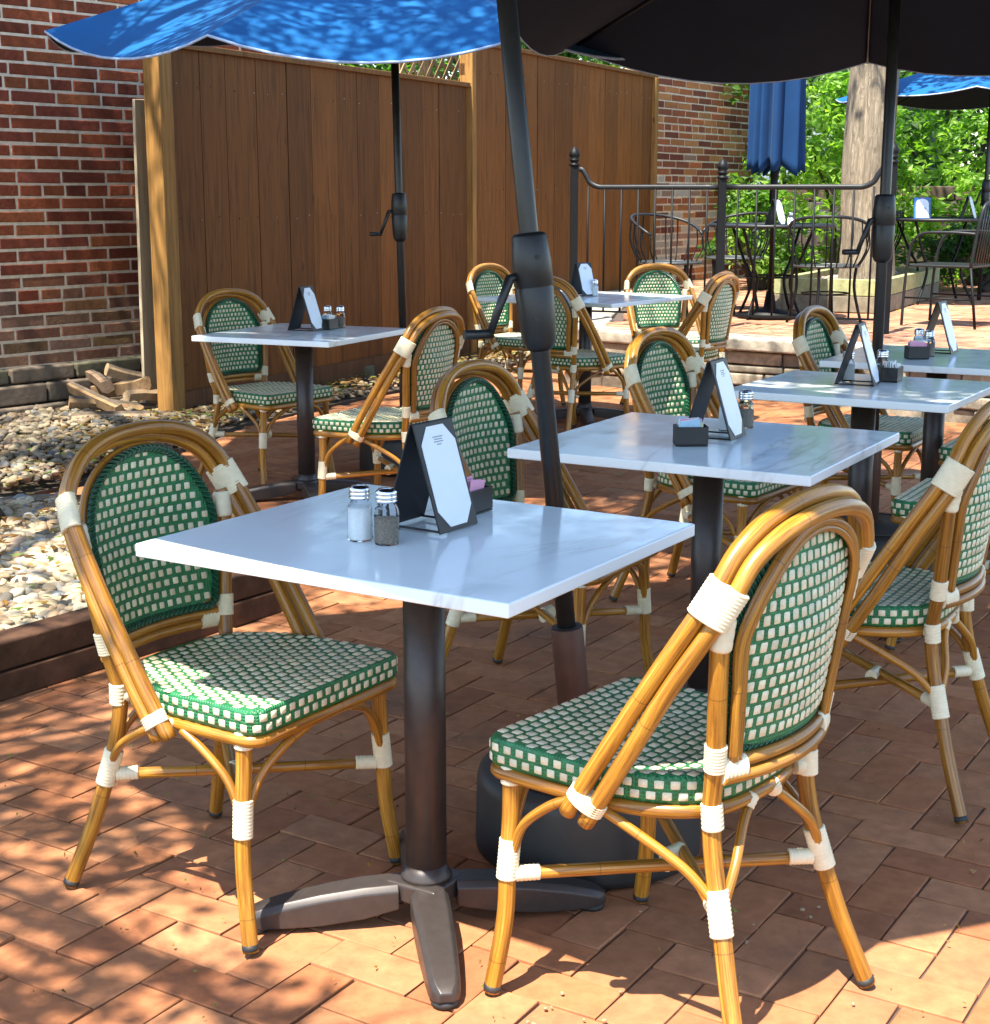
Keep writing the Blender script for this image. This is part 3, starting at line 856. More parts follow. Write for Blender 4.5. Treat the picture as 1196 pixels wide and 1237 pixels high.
for a, b in (((-.72,4.92),(-1.0,5.72)), ((-1.0,5.76),(-1.76,6.09)), ((-1.78,6.09),(-4.2,5.1))):
    mb = MB(); beam(mb, a, b, .0, .155, .07, 1, (.17,.145,.11)); bev(mb.build('sleeper', M['timber'], ed2), .006)

# ------------------------------------------------------------------ brick walls
def brick_wall(name, a, d, L, z0, rows, bl, bh, pal, label, seed, mossz=None, header=8, mortar_th=.22, worn=None, thick=.006):
    rnd = random.Random(seed); d = Vector((d[0], d[1], 0)).normalized(); nrm = Vector((d.y, -d.x, 0))
    a = Vector((a[0], a[1], 0)); root = thing(name, a, 0, label, 'brick wall')
    mb = MB(); c = d*L/2 - nrm*mortar_th/2 + Vector((0,0,z0+rows*bh/2)); mb.box(c, (L, mortar_th, rows*bh), rotz(math.atan2(d.y, d.x))); mb.build('mortar', M['mortar'], root)
    mb = MB(); jn = .0165
    for r_ in range(rows):
        z = z0+r_*bh; hd = (r_ % header) == 5
        l = bl/2 if hd else bl; x = -rnd.uniform(0, l) if hd else (-(r_ % 2)*bl/2 - .05*rnd.random())
        while x < L:
            ll = l*rnd.uniform(.96, 1.04); x0, x1 = max(0, x+jn/2), min(L, x+ll-jn/2); x += ll
            if x1-x0 < .03: continue
            zz0, zz1 = z+jn/2+rnd.gauss(0,.0012), z+bh-jn/2+rnd.gauss(0,.0012)
            col = rnd.choice(pal); k = rnd.uniform(.8, 1.18)
            if mossz:
                t = (mossz-z)/.45 + rnd.gauss(0, .25)
                if t > .3:
                    g_ = rnd.choice([(.13,.12,.085),(.11,.12,.06),(.16,.13,.10),(.14,.10,.075)]); q = min(1, t)*.5; col = tuple(u*(1-q)+w*q for u, w in zip(col, g_))
            dep = thick*rnd.uniform(.5, 1.1)
            if worn and worn(x0, z, rnd): dep = .001; col = rnd.choice([(.38,.30,.23),(.42,.36,.29),(.34,.20,.14)])
            col = tuple(v*k for v in col); cf = .0035; b = len(mb.v)
            jx = [rnd.gauss(0,.0012) for _ in range(8)]
            for (dd, cc) in ((-.01, 0), (dep-.003, 0), (dep, cf)):
                for q, (u, w) in enumerate(((x0+cc, zz0+cc), (x1-cc, zz0+cc), (x1-cc, zz1-cc), (x0+cc, zz1-cc))):
                    mb.add(d*(u+jx[q]) + nrm*dd + Vector((0,0,w+jx[q+4])))
            for r2 in (0, 4):
                for q in range(4): q2 = (q+1) % 4; mb.face((b+r2+q, b+r2+q2, b+r2+4+q2, b+r2+4+q), 0, None, col, False)
            mb.face((b+8, b+9, b+10, b+11), 0, None, col, False)
    mb.build('brickwork', M['brick'], root)
    return root
LW = Vector((-2.895,8.884)); LD = Vector((.643,.766))
a0 = LW - LD*3.2
wl = brick_wall('brick_wall', a0, LD, 5.6, .34, 56, .31, .0755, [(.18,.044,.019),(.155,.036,.017),(.20,.050,.020),(.13,.032,.017),(.165,.040,.023),(.20,.058,.022)],
    'dark red brick house wall with pale mortar at the left edge, mossy towards its foot', 1, mossz=.95)
# rough ledge stones at the foot of the wall
mb = MB(); rnd = random.Random(4)
nrm = Vector((LD.y, -LD.x))
for r_, (z0, z1, out) in enumerate(((-.02,.13,.10),(.13,.25,.055),(.25,.345,.02))):
    x = -.3*r_
    while x < 5.6:
        l = rnd.uniform(.28, .75); c2 = LD*(x+l/2) + nrm*(out/2-.03)
        col = rnd.choice([(.13,.10,.075),(.11,.10,.065),(.15,.115,.085),(.12,.085,.06)]); 
        mb.box((c2.x, c2.y, (z0+z1)/2), (l-.012, out+.16, (z1-z0)-.010), rotz(math.atan2(LD.y, LD.x)+rnd.gauss(0,.012)), 0, col); x += l
bev(mb.build('foundation_stones', M['stone'], wl), .014, 3)
def worn(x, z, rnd): return (z < 1.55 and x < 1.2 and rnd.random() < .42) or (z < 1.0 and rnd.random() < .35) or rnd.random() < .02
brick_wall('brick_wall', (1.52,16.22), (.537,.843), 3.0, .0, 44, .335, .0765, [(.36,.115,.042),(.31,.095,.04),(.38,.15,.055),(.17,.052,.03),(.42,.19,.07),(.25,.08,.04)],
    'weathered orange brick wall with patches of worn plaster behind the iron railing', 2, worn=worn, header=7)

# ------------------------------------------------------------------ board fence
FA = Vector((-1.90,9.10)); FD = Vector((.4384,.8988)); FN = Vector((FD.y, -FD.x))
def fence(t0, t1, top, n, label, endpost):
    rnd = random.Random(int(t0*10)+9); root = thing('board_fence', (FA+FD*t0).to_3d(), math.atan2(FD.y, FD.x), label, 'fence', 'stained board fence panels')
    L = t1-t0; mb = MB(); x = 0; w0 = L/n
    while x < L-.01:
        w = min(w0*rnd.uniform(.8, 1.2), L-x); 
        if L-x-w < .08: w = L-x
        k = rnd.uniform(.70, 1.22); k *= 1.0 if t0 < 1 else 1.22; c = (.152*k, .055*k, .0105*k)
        mb.box((x+w/2, -.012+rnd.gauss(0,.0015), .06+(top-.06)/2), (w-.006, .022, top-.06), Matrix.Rotation(rnd.gauss(0,.0015), 3, 'Y'), 0, c); x += w
    for z in (.35, top*.55, top-.2):
        xx = .08
        while xx < L-.05:
            mb.box((xx, -.0255+rnd.uniform(0,.001), z+rnd.uniform(-.015,.015)), (.007,.006,.007), None, 0, rnd.choice([(.30,.29,.27),(.08,.06,.045)])); xx += rnd.uniform(.13,.24)
    mb.build('boards', M['fence'], root)
    mb = MB()
    for z in (.35, top*.55, top-.2): mb.box((L/2, .03, z), (L, .05, .09), None, 0, (.16,.07,.025))
    mb.build('back_rails', M['fence'], root)
    mb = MB(); mb.box((L/2, -.015, top+.012), (L+.02, .075, .034), None, 0, (.17,.075,.02)); bev(mb.build('cap_rail', M['fence'], root), .004)
    mb = MB(); mb.box((L/2, -.032, .10), (L, .018, .16), None, 0, (.10,.045,.02)); mb.build('kick_board', M['fence'], root)
    for x, w in endpost:
        mb = MB(); mb.box((x, -.006, (top+.0)/2), (w, .115, top+.0), None, 0, (.30,.15,.040)); bev(mb.build('post', M['fence'], root), .006)
    return root
fence(0, 3.78, 2.165, 12, 'lower stained brown board fence behind the far left table, nearest the house wall', [(-.062,.12)])
f2 = fence(3.80, 8.05, 2.50, 12, 'taller stained brown board fence panel running back to the far brick wall', [(.035,.07),(4.21,.09)])
# paler old plank standing beside the end post
pk = MB(); pk.box((0,0,.945), (.022,.14,1.86), None, 0, (.52,.41,.27)); o = pk.build('old_plank', M['fence']); o.location = (-2.075,9.20,.0); o.rotation_euler = (R(1.2), R(2.0), R(-30)); bev(o, .004)
tag(o, 'pale weathered upright plank between the brick wall and the fence end post', 'plank')
# trellis strip above the lower fence
tr = thing('garden_trellis', (-.52,12.75,0), math.atan2(FD.y, FD.x), 'small wooden lattice trellis showing above the lower fence', 'trellis')
mb = MB()
for i in range(-3, 6):
    for s_ in (1, -1): mb.box((i*.14, .012*s_, 2.34), (.62, .010, .028), Matrix.Rotation(R(48)*s_, 3, 'Y'), 0, (.36,.22,.10))
mb.build('lattice', M['fence'], tr)
mb = MB()
for x in (-.45, .0, .75): mb.box((x, .03, 1.28), (.05,.05,2.6), None, 0, (.30,.18,.08))
mb.box((.15,.032,2.58), (1.3,.05,.05), None, 0, (.30,.18,.08)); mb.build('trellis_frame', M['fence'], tr)

# ------------------------------------------------------------------ firewood
lg = [(-2.27,9.02,.10, 20, .50, 8, 'pale split log lying across the front of the woodpile'),
      (-2.40,9.03,.16, -38, .55, 14, 'long split log sloping down the middle of the woodpile'),
      (-2.24,9.12,.20, -30, .42, -10, 'curved bark edged log on the middle of the woodpile'),
      (-2.06,9.02,.17, 60, .34, 4, 'short stubby log end at the right of the woodpile by the plank'),
      (-2.17,9.20,.26, 35, .36, 16, 'thin split stick poking up at the top of the woodpile'),
      (-2.22,8.74,.075, 12, .46, 0, 'weathered grey log flat on the pebbles in front of the woodpile'),
      (-2.08,8.82,.06, 28, .40, 3, 'dark flat log nearest the fence post at the foot of the woodpile'),
      (-2.38,9.16,.24, -60, .3, 6, 'squat split log end up at the back of the woodpile')]
rnd = random.Random(8)
for (x, y, z, rz_, L, tl, lab) in lg:
    mb = MB(); n = 7; prof = []
    a0_ = rnd.uniform(0, 6); r0 = rnd.uniform(.040,.055); wedge = [(r0*rnd.uniform(.75,1.1)*math.cos(a), r0*rnd.uniform(.7,1.05)*math.sin(a)) for a in (0,.5,1.0,1.55,2.1,2.7)] + [(-r0*.3,-r0*.75),(r0*.5,-r0*.7)]
    col = rnd.choice([(.26,.16,.08),(.32,.21,.11),(.20,.13,.08),(.28,.19,.11)]); rows = []
    for i in range(6):
        t = i/5-.5; k = rnd.uniform(.9,1.08); bend = .007*math.sin(t*3+a0_)
        rows.append([mb.add((t*L, u*k+bend, w*k+.005*math.cos(t*5+a0_))) for u, w in wedge])
    m_ = len(wedge)
    for i in range(5):
        for j in range(m_):
            j2 = (j+1) % m_; c = (.10,.075,.055) if j in (1,2,3) else col
            mb.face((rows[i][j], rows[i+1][j], rows[i+1][j2], rows[i][j2]), 0, None, c, False)
    ce = tuple(min(.6, v*1.3) for v in col); mb.face(rows[0], 0, None, ce, False); mb.face(rows[-1][::-1], 0, None, ce, False)
    o = mb.build('firewood_log', M['log']); o.location = (x, y, z); o.rotation_euler = (rnd.uniform(-.6,.6), R(tl), R(rz_)); tag(o, lab, 'log', 'firewood by the wall')

# ------------------------------------------------------------------ retaining wall of the upper patio
rw = thing('retaining_wall', (WALL_LINE[1][0], WALL_LINE[1][1], 0), 0, 'low wall of pale layered ledge stone holding up the back patio', 'stone wall')
org = Vector((WALL_LINE[1][0], WALL_LINE[1][1], 0)); rnd = random.Random(21); mb = MB(); cap = MB()
LINE = [(1.25,16.0)] + WALL_LINE
for (p, q) in zip(LINE, LINE[1:]):
    p = Vector((p[0], p[1], 0)); q = Vector((q[0], q[1], 0)); d = (q-p).normalized(); L = (q-p).length; n_ = Vector((d.y, -d.x, 0)); ang = math.atan2(d.y, d.x)
    for (z0, z1, mn, mx) in ((-.02,.085,.22,.5),(.085,.17,.25,.6),(.17,.225,.3,.7),(.225,.315,.22,.5)):
        x = -.02
        while x < L:
            l = min(rnd.uniform(mn, mx), L-x+.03); out = rnd.uniform(-.012, .022); k = rnd.uniform(.75, 1.15)
            col = rnd.choice([(.40,.33,.24),(.34,.29,.22),(.45,.38,.28),(.28,.23,.18)]); col = tuple(v*k for v in col)
            c = p+d*(x+l/2)+n_*(out-.10)+Vector((0,0,(z0+z1)/2)) - org
            mb.box(c, (l-.012, .24, z1-z0-.010), rotz(ang+rnd.gauss(0,.02)) @ Matrix.Rotation(rnd.gauss(0,.02), 3, 'Y'), 0, col); x += l
    x = -.03
    while x < L:
        l = min(rnd.uniform(.45, .9), L-x+.05); k = rnd.uniform(.85, 1.15); col = tuple(v*k for v in (.47,.41,.32))
        c = p+d*(x+l/2)+n_*(-.09+rnd.uniform(-.01,.015))+Vector((0,0,.358+rnd.gauss(0,.003))) - org
        cap.box(c, (l-.014, .32, .082), rotz(ang+rnd.gauss(0,.015)), 0, col); x += l
bev(mb.build('stone_courses', M['stone'], rw), .016, 2); bev(cap.build('cap_stones', M['stone'], rw), .014, 2)

# ------------------------------------------------------------------ iron railing
rl = thing('iron_railing', (.58,11.45,ZU), 0, 'black iron railing with ball topped posts and thin pickets along the back patio', 'railing')
PA, PM, PC = Vector((.58,11.45)), Vector((1.60,11.02)), Vector((2.68,10.58)); org2 = PA.to_3d()
for P_, h in ((PA,1.235),(PM,1.14),(PC,1.24)):
    c = (P_-PA).to_3d(); mb = MB(); mb.box(c+Vector((0,0,h/2-.05)), (.056,.056,h-.10)); po = bev(mb.build('post', M['iron'], rl), .004)
    mb = MB(); mb.lathe([(.030,h-.10),(.040,h-.095),(.040,h-.085),(.026,h-.075),(.026,h-.068),(.036,h-.06),(.036,h-.05),(.028,h-.045),(.038,h-.028),(.040,h-.010),(.030,h+.012),(.012,h+.035),(.0,h+.042)], 16, c); mb.build('finial', M['iron'], po)
def rail_bar(A, B, up_a, up_b):
    A = (A-PA).to_3d(); B = (B-PA).to_3d(); d = (B-A).normalized(); L = (B-A).length; z = .985; pts = []
    if up_a: pts += [A+d*.035+Vector((0,0,z+.125)), A+d*.06+Vector((0,0,z+.125)), A+d*.09+Vector((0,0,z+.085)), A+d*.12+Vector((0,0,z+.035)), A+d*.18+Vector((0,0,z+.004)), A+d*.26+Vector((0,0,z))]
    else: pts += [A+d*.02+Vector((0,0,z))]
    pts += [A+d*(L*.5)+Vector((0,0,z))]
    if up_b: pts += [B-d*.26+Vector((0,0,z)), B-d*.18+Vector((0,0,z+.004)), B-d*.12+Vector((0,0,z+.035)), B-d*.09+Vector((0,0,z+.085)), B-d*.06+Vector((0,0,z+.125)), B-d*.035+Vector((0,0,z+.125))]
    else: pts += [B-d*.02+Vector((0,0,z))]
    mb = MB(); mb.tube(cr(pts, 4), [(.019,.010)]*(4*(len(pts)-1)+1), n=8, flat=(0,0,1)); mb.build('top_rail', M['irong'], rl)
    mb = MB(); mb.box((A+B)/2+Vector((0,0,.09)), (L-.05,.022,.014), rotz(math.atan2(d.y, d.x))); mb.build('bottom_rail', M['iron'], rl)
    n = 8
    for i in range(n):
        c = A+d*(L*(i+.85)/(n+.7)); mb = MB(); mb.tube([c+Vector((0,0,.09)), c+Vector((0,0,.99))], .0075, n=8); mb.build('picket', M['iron'], rl)
rail_bar(PA, PM, True, False); rail_bar(PM, PC, False, True)

# ------------------------------------------------------------------ chairs and tables on the lower patio
chair0 = make_chair(); GC = 'green and cream woven bistro chairs'
CH = [
 (-.474,2.823,-122.5,'bistro chair with a sunlit arm in front of the pebble bed at the nearest table'),
 (.279,2.453,50.2,'nearest bistro chair, seen from behind with bright sun on its bamboo arm'),
 (.168,3.955,-118.9,'bistro chair just behind the front menu stand and the leaning umbrella pole'),
 (.859,3.443,59.7,'bistro chair at the right edge of the photo, seen from behind beside the nearest chair'),
 (.757,4.968,-124.5,'bistro chair whose woven back rises behind the packet box of the second table'),
 (1.494,5.987,-120.9,'bistro chair in front of the stone wall, at the left of the far right table'),
 (-1.045,7.08,-127.9,'bistro chair against the brown fence at the left of the far left table'),
 (-.456,6.179,62.5,'bistro chair seen from behind on the right of the far left table'),
 (.160,9.72,-128.3,'small far bistro chair beside the fence, partly behind the leaning pole'),
 (.475,8.58,-48.4,'far bistro chair with its back to the camera, nearest side of the back table'),
 (1.115,9.62,199.8,'far bistro chair facing the camera with light coming through its woven back'),
 (1.088,8.98,58.4,'far bistro chair seen from behind on the right of the back table'),
 (1.45,4.50,60.0,'bistro chair right of the third table, mostly hidden behind the chair at the right edge'),
 (1.86,5.45,60.0,'bistro chair at the far right table, only its seat corner inside the right edge'),
]
for i, (x, y, a, lab) in enumerate(CH):
    o = chair0 if i == 0 else copy_tree(chair0)
    o.location = (x, y, .003); o.rotation_euler.z = R(a); tag(o, lab, 'chair', GC)
TB = [
 (-.129,2.684,58.2,.665,.763,'nearest white marble cafe table, with a sunlit left edge'),
 (.531,3.744,60.4,.714,.751,'white marble cafe table behind the nearest one, with a packet box on its middle'),
 (1.170,4.825,59.0,.640,.697,'third white marble cafe table on the right, in front of the black umbrella pole'),
 (1.655,5.720,62.0,.700,.700,'far right marble cafe table cut off by the right edge, by the stone wall'),
 (-.843,6.755,65.8,.720,.678,'white marble cafe table in front of the brown fence at the left'),
 (.537,9.120,53.4,.900,.930,'far marble cafe table with four chairs in front of the iron railing'),
]
for (x, y, a, sx, sy, lab) in TB:
    t = make_table(sx, sy); t.location = (x, y, .002); t.rotation_euler.z = R(a); tag(t, lab, 'table', 'white marble cafe tables')
ZT = .7475
def put(o, x, y, a, lab, cat, grp, z=ZT): o.location = (x, y, z); o.rotation_euler.z = R(a); return tag(o, lab, cat, grp)
m0 = make_menu(); first = True
for (x, y, a, lab, z) in [
 (-.116,2.733,56,'black folding menu stand with a white card on the nearest table, behind the shakers',ZT),
 (.547,3.777,63,'menu stand standing behind the packet box on the second table',ZT),
 (1.153,4.850,66,'menu stand on the third table, left of the black umbrella pole',ZT),
 (1.690,5.840,60,'menu stand on the far right table, right of its packet box',ZT),
 (-.835,6.800,70,'menu stand on the table by the brown fence',ZT),
 (.520,9.150,40,'menu stand on the far table in front of the railing post',ZT)]:
    o = m0 if first else copy_tree(m0); first = False; put(o, x, y, a, lab, 'menu stand', 'table menu stands', z)
s0, p0 = make_shaker('salt'), make_shaker('pepper'); fs = fp = True
for (k, x, y, lab) in [
 ('s',-.237,2.628,'salt shaker full of white salt on the nearest table, left one of the pair'),
 ('p',-.188,2.598,'pepper shaker full of grey pepper on the nearest table, in front of the salt'),
 ('s',.596,3.90,'salt shaker hidden behind the menu stand of the second table'),
 ('p',.650,3.945,'pepper shaker showing right of the menu stand on the second table'),
 ('s',1.140,4.935,'salt shaker seen through the legs of the menu stand on the third table'),
 ('p',1.262,4.985,'shaker behind the menu stand on the third table, in front of the pole'),
 ('s',1.600,5.790,'salt shaker behind the packet box on the far right table'),
 ('p',1.618,5.715,'pepper shaker beside the packet box on the far right table'),
 ('s',-.760,6.985,'salt shaker on the table by the fence, left one of its pair'),
 ('p',-.700,6.965,'pepper shaker on the table by the fence, right one of its pair'),
 ('s',.590,9.130,'shaker beside the menu stand on the far table')]:
    if k == 's': o = s0 if fs else copy_tree(s0); fs = False; cat = 'salt shaker'
    else: o = p0 if fp else copy_tree(p0); fp = False; cat = 'pepper shaker'
    put(o, x, y, random.uniform(0,40), lab, cat, 'glass shakers')
put(make_caddy(['pink','pink','pink']), -.048,2.868,58,'black packet box of pink sweetener packets behind the nearest menu stand','packet box','packet boxes')
put(make_caddy(['sky_packet','white','yellow','pink']), .473,3.665,2,'black packet box of mixed pale packets in the middle of the second table','packet box','packet boxes')
put(make_caddy(['white','white']), 1.285,4.945,62,'dark packet box behind the menu stand of the third table','packet box','packet boxes')
put(make_caddy(['pink','white','pink']), 1.552,5.635,4,'black packet box with one pink packet on the far right table','packet box','packet boxes')
put(make_caddy(['white','white','sky_packet']), -.745,6.885,65,'dark packet box between menu stand and shakers on the table by the fence','packet box','packet boxes')

# ------------------------------------------------------------------ umbrellas
L1 = (-.102, .0)
make_umbrella('patio_umbrella', (.195,3.02,0), R(20), 1.45, 1.96, .50, L1, (.05,.0), .05, .20, 'open patio umbrella on the leaning pole between the two nearest tables', clutch_z=1.165, crank_a=R(205), cr_off=(.09,.06), nr=6)
make_base((.195,3.02,.002), 'black drum umbrella base with a brown sleeve behind the front table leg', L1)
make_umbrella('patio_umbrella', (1.335,5.35,0), R(76.8), 1.34, 1.985, .50, (0,0), (0,-.070), .11, .20, 'open umbrella with a black underside over the right hand tables', clutch_z=1.235, crank_a=R(195), cr_off=(-.06,.10), nr=6)
make_base((1.335,5.35,.002), 'black umbrella base hidden under the third table on the right')
make_umbrella('patio_umbrella', (-.437,7.50,0), R(22.5), 1.58, 2.10, .50, (-.018,0), (0,.115), .10, .20, 'open blue umbrella in front of the brown fence at the upper left', clutch_z=1.24, crank_a=R(200))
make_base((-.437,7.50,.002), 'black umbrella base beside the table in front of the brown fence')
make_umbrella('patio_umbrella', (4.36,13.9,ZU), R(22.5), 1.36, 1.78, .42, (0,0), (0,0), .05, .0, 'far blue umbrella with a black underside at the right, on the back patio', clutch_z=.95, crank_a=R(200))

# closed umbrella standing through the iron table
cu = thing('closed_umbrella', (2.13,11.95,ZU), 0, 'closed navy umbrella hanging in folds above the round iron table', 'umbrella', 'patio umbrellas')
mb = MB(); mb.tube([(0,0,.02),(0,0,2.55)], .019, n=14); mb.build('pole', M['iron'], cu)
mb = MB(); mb.lathe([(.019,.86),(.034,.87),(.034,1.0),(.028,1.02),(.028,1.06),(.034,1.07),(.03,1.12),(.019,1.13)], 18); mb.build('crank_housing', M['iron'], cu)
mb = MB(); prev = None; NA = 96; rnd = random.Random(5); ph = [rnd.uniform(-.25,.25) for _ in range(12)]
for j in range(19):
    t = j/18; z = 2.5-t*1.38; rr = .03+.118*min(1, t/.4)**.75+.02*t; row = []
    for k in range(NA):
        a = 2*PI*k/NA; fold = math.sin(a*11+1.5*math.sin(3*a+.7)+.8*math.sin(2*a)+t*.6)*(.7+.3*math.sin(5*a+t))
        r_ = rr*(1+(.42*fold)*min(1, t*2.2)); zz = z-.045*t*(fold)+.02*t*math.sin(2*a+1) + .012*math.sin(a*3)*t
        row.append(mb.add((r_*math.cos(a), r_*math.sin(a), zz)))
    if prev:
        for k in range(NA): mb.face((prev[k], row[k], row[(k+1) % NA], prev[(k+1) % NA]))
    prev = row
o = mb.build('folded_canopy', M['navy'], cu); sm = o.modifiers.new('cloth', 'SOLIDIFY'); sm.thickness = .006
mb = MB(); mb.lathe([(.0,.0),(.25,.0),(.25,.03),(.05,.07),(.03,.2),(.02,.2)], 28); mb.build('cast_base', M['iron'], cu)

# ------------------------------------------------------------------ iron furniture on the back patio
def iron_table(loc, r, h, lab):
    t = thing('iron_table', loc, 0, lab, 'table', 'round black iron tables')
    mb = MB(); mb.tube([(r*math.cos(2*PI*k/48), r*math.sin(2*PI*k/48), h) for k in range(48)], [(.014,.011)]*48, n=8, closed=True, flat=(0,0,1)); mb.build('rim', M['irong'], t)
    mb = MB(); mb.lathe([(.03,h-.002),(r-.004,h-.002),(r-.004,h+.004),(.03,h+.004)], 48); mb.build('mesh_top', M['mesh'], t)
    for k in range(4):
        a = PI/4+k*PI/2; c, s_ = math.cos(a), math.sin(a); mb = MB()
        mb.tube(cr([(r*.8*c, r*.8*s_, h-.01),(r*.55*c, r*.55*s_, h*.62),(r*.38*c, r*.38*s_, h*.38),(r*.62*c, r*.62*s_, .0)], 6), .012, n=8); mb.build('leg', M['iron'], t)
    mb = MB(); mb.tube([(r*.42*math.cos(2*PI*k/24), r*.42*math.sin(2*PI*k/24), h*.45) for k in range(24)], .008, n=6, closed=True); mb.build('leg_ring', M['iron'], t)
    return t
iron_table((2.13,11.95,ZU), .47, .70, 'round black iron mesh table under the closed navy umbrella')
iron_table((3.90,13.6,ZU), .55, .72, 'round dark iron table right of the tree trunk, under the far blue umbrella')
def iron_barrel():
    c = thing('iron_chair', (0,0,0))
    mb = MB(); mb.tube([(.24*math.cos(2*PI*k/36), .24*math.sin(2*PI*k/36), .42) for k in range(36)], .010, n=8, closed=True); mb.lathe([(.0,.418),(.236,.418),(.236,.424),(.0,.424)], 36); mb.build('mesh_seat', M['mesh'], c)
    rail = []; 
    for k in range(25):
        a = R(-20)-R(220)*k/24+0; e = abs(k-12)/12
        rr = .30-.02*e; rail.append(Vector((rr*math.cos(a), rr*math.sin(a)-.02, .78-.15*e**2.2)))
    mb = MB(); mb.tube(rail, .0125, n=8); mb.build('top_rail', M['irong'], c)
    lo = [Vector((p.x*.80, p.y*.80, .42)) for p in rail]
    for k in range(0, 25, 2):
        mb = MB(); m_ = rail[k].lerp(lo[k], .5)+Vector((rail[k].x*.12, rail[k].y*.12, 0)); mb.tube(cr([rail[k], m_, lo[k]], 4), .0055, n=6); mb.build('spindle', M['iron'], c)
    for a in (40, 140, 220, 320):
        x, y = math.cos(R(a)), math.sin(R(a)); mb = MB(); mb.tube(cr([(.22*x,.22*y,.42),(.21*x,.21*y,.25),(.27*x,.27*y,.0)], 5), .011, n=8); mb.build('leg', M['iron'], c)
    mb = MB(); mb.tube([(.17*math.cos(2*PI*k/24), .17*math.sin(2*PI*k/24), .22) for k in range(24)], .006, n=6, closed=True); mb.build('leg_ring', M['iron'], c)
    return c
ib = iron_barrel(); first = True
for (x, y, a, lab) in [(1.36,12.0,-105,'black iron barrel chair left of the round iron table, behind the railing'),
                       (1.98,12.85,170,'black iron barrel chair on the far side of the round iron table'),
                       (2.44,11.42,25,'black iron barrel chair nearest the railing, backed to the camera right of the closed umbrella'),
                       (3.42,14.3,120,'dark iron barrel chair in shade behind the tree trunk at the far iron table')]:
    o = ib if first else copy_tree(ib); first = False
    o.location = (x, y, ZU); o.rotation_euler.z = R(a); tag(o, lab, 'iron chair', 'black iron chairs on the back patio')
sl = thing('iron_chair', (3.33,11.30,ZU), R(52), 'iron armchair with upright slats in its back at the right edge of the back patio', 'iron chair', 'black iron chairs on the back patio')
mb = MB(); mb.box((0,0,.43), (.50,.48,.018)); bev(mb.build('seat', M['irong'], sl), .006)
mb = MB(); mb.tube(cr([(-.25,-.24,.43),(-.25,-.27,.66),(-.235,-.29,.80),(-.18,-.30,.87),(0,-.305,.89),(.18,-.30,.87),(.235,-.29,.80),(.25,-.27,.66),(.25,-.24,.43)], 5), .013, n=8); mb.build('back_frame', M['irong'], sl)
for k in range(9):
    x = -.19+.38*k/8; mb = MB(); mb.tube([(x,-.245,.44),(x,-.275,.66),(x*1.02,-.302,.875)], [(.012,.004)]*3, n=6, flat=(1,0,0)); mb.build('slat', M['irong'], sl)
for s_ in (1,-1):
    mb = MB(); mb.tube(cr([(.25*s_,-.27,.66),(.27*s_,-.05,.67),(.27*s_,.16,.64),(.26*s_,.23,.43),(.26*s_,.25,.0)], 5), .011, n=8); mb.build('arm', M['irong'], sl)
    mb = MB(); mb.tube([(.25*s_,-.24,.43),(.26*s_,-.30,.0)], .011, n=8); mb.build('leg', M['iron'], sl)
    mb = MB(); mb.tube([(.26*s_,.24,.20),(.255*s_,-.27,.20)], .007, n=6); mb.build('side_stretcher', M['iron'], sl)
o = copy_tree(m0); put(o, 2.10,11.66,52,'white menu card standing on the round iron table','menu stand','table menu stands', ZU+.706)
o = copy_tree(s0); put(o, 2.22,11.72,0,'white shaker on the round iron table beside the menu card','salt shaker','glass shakers', ZU+.706)
o = copy_tree(m0); put(o, 4.02,13.25,60,'menu card seen edge on behind the slatted iron chair','menu stand','table menu stands', ZU+.726)
sg = thing('table_sign', (3.66,13.38,ZU+.727), R(8), 'blue table sign with an arched white panel on the far iron table', 'sign')
mb = MB(); mb.box((0,0,.09), (.15,.012,.18), Matrix.Rotation(R(-8), 3, 'X')); bd = bev(mb.build('sign_board', M['signblue'], sg), .003)
mb = MB(); rot = Matrix.Rotation(R(-8), 3, 'X'); pl = [(-.058,-.082),(.058,-.082),(.058,.035)]+[(.058*math.cos(R(a)), .035+.045*math.sin(R(a))) for a in range(15,180,15)]+[(-.058,.035)]
mb.face([mb.add(Vector((0,0,.09))+rot @ Vector((x,-.0075,z))) for x, z in pl], 0, None, None, False); wp = mb.build('white_panel', M['paper'], bd)
mb = MB()
for zz, ww in ((-.005,.07),(-.02,.06),(-.06,.03)):
    mb.face([mb.add(Vector((0,0,.09))+rot @ Vector((x,-.0085,zz+d_))) for x, d_ in ((-ww/2,0),(ww/2,0),(ww/2,.008),(-ww/2,.008))], 0, None, None, False)
mb.build('printed_lines', M['ink'], wp)
mb = MB(); mb.box((0,.03,.004), (.13,.09,.006)); mb.build('foot', M['signblue'], sg)

# planter round the tree
pl = thing('timber_planter', (3.10,12.30,ZU), math.atan2(.9,.44), 'raised timber planter box round the foot of the pale tree trunk', 'planter')
for k, (z0, z1, c) in enumerate(((0,.13,(.20,.17,.12)),(.134,.265,(.33,.33,.16)))):
    for (cx_, cy_, sx, sy) in ((1.2,.035,2.4,.07),(1.2,.865,2.4,.07),(.035,.45,.07,.76),(2.365,.45,.07,.76)):
        mb = MB(); mb.box((cx_, cy_, (z0+z1)/2), (sx, sy, z1-z0), None, 0, c); bev(mb.build('timber', M['timber'], pl), .006)
mb = MB(); mb.box((1.2,.45,.10), (2.25,.75,.20)); mb.build('soil', M['soil'], pl)
rnd = random.Random(3); mb = MB()
for i in range(240): stone(mb, (rnd.uniform(.1,2.3), rnd.uniform(.1,.8), .205), rnd.uniform(.02,.04), tuple(v*rnd.uniform(.8,1.1) for v in rnd.choice(SP)), rnd)
o = mb.build('planter_stones', M['pebble'], pl); tag(o, kind='stuff')

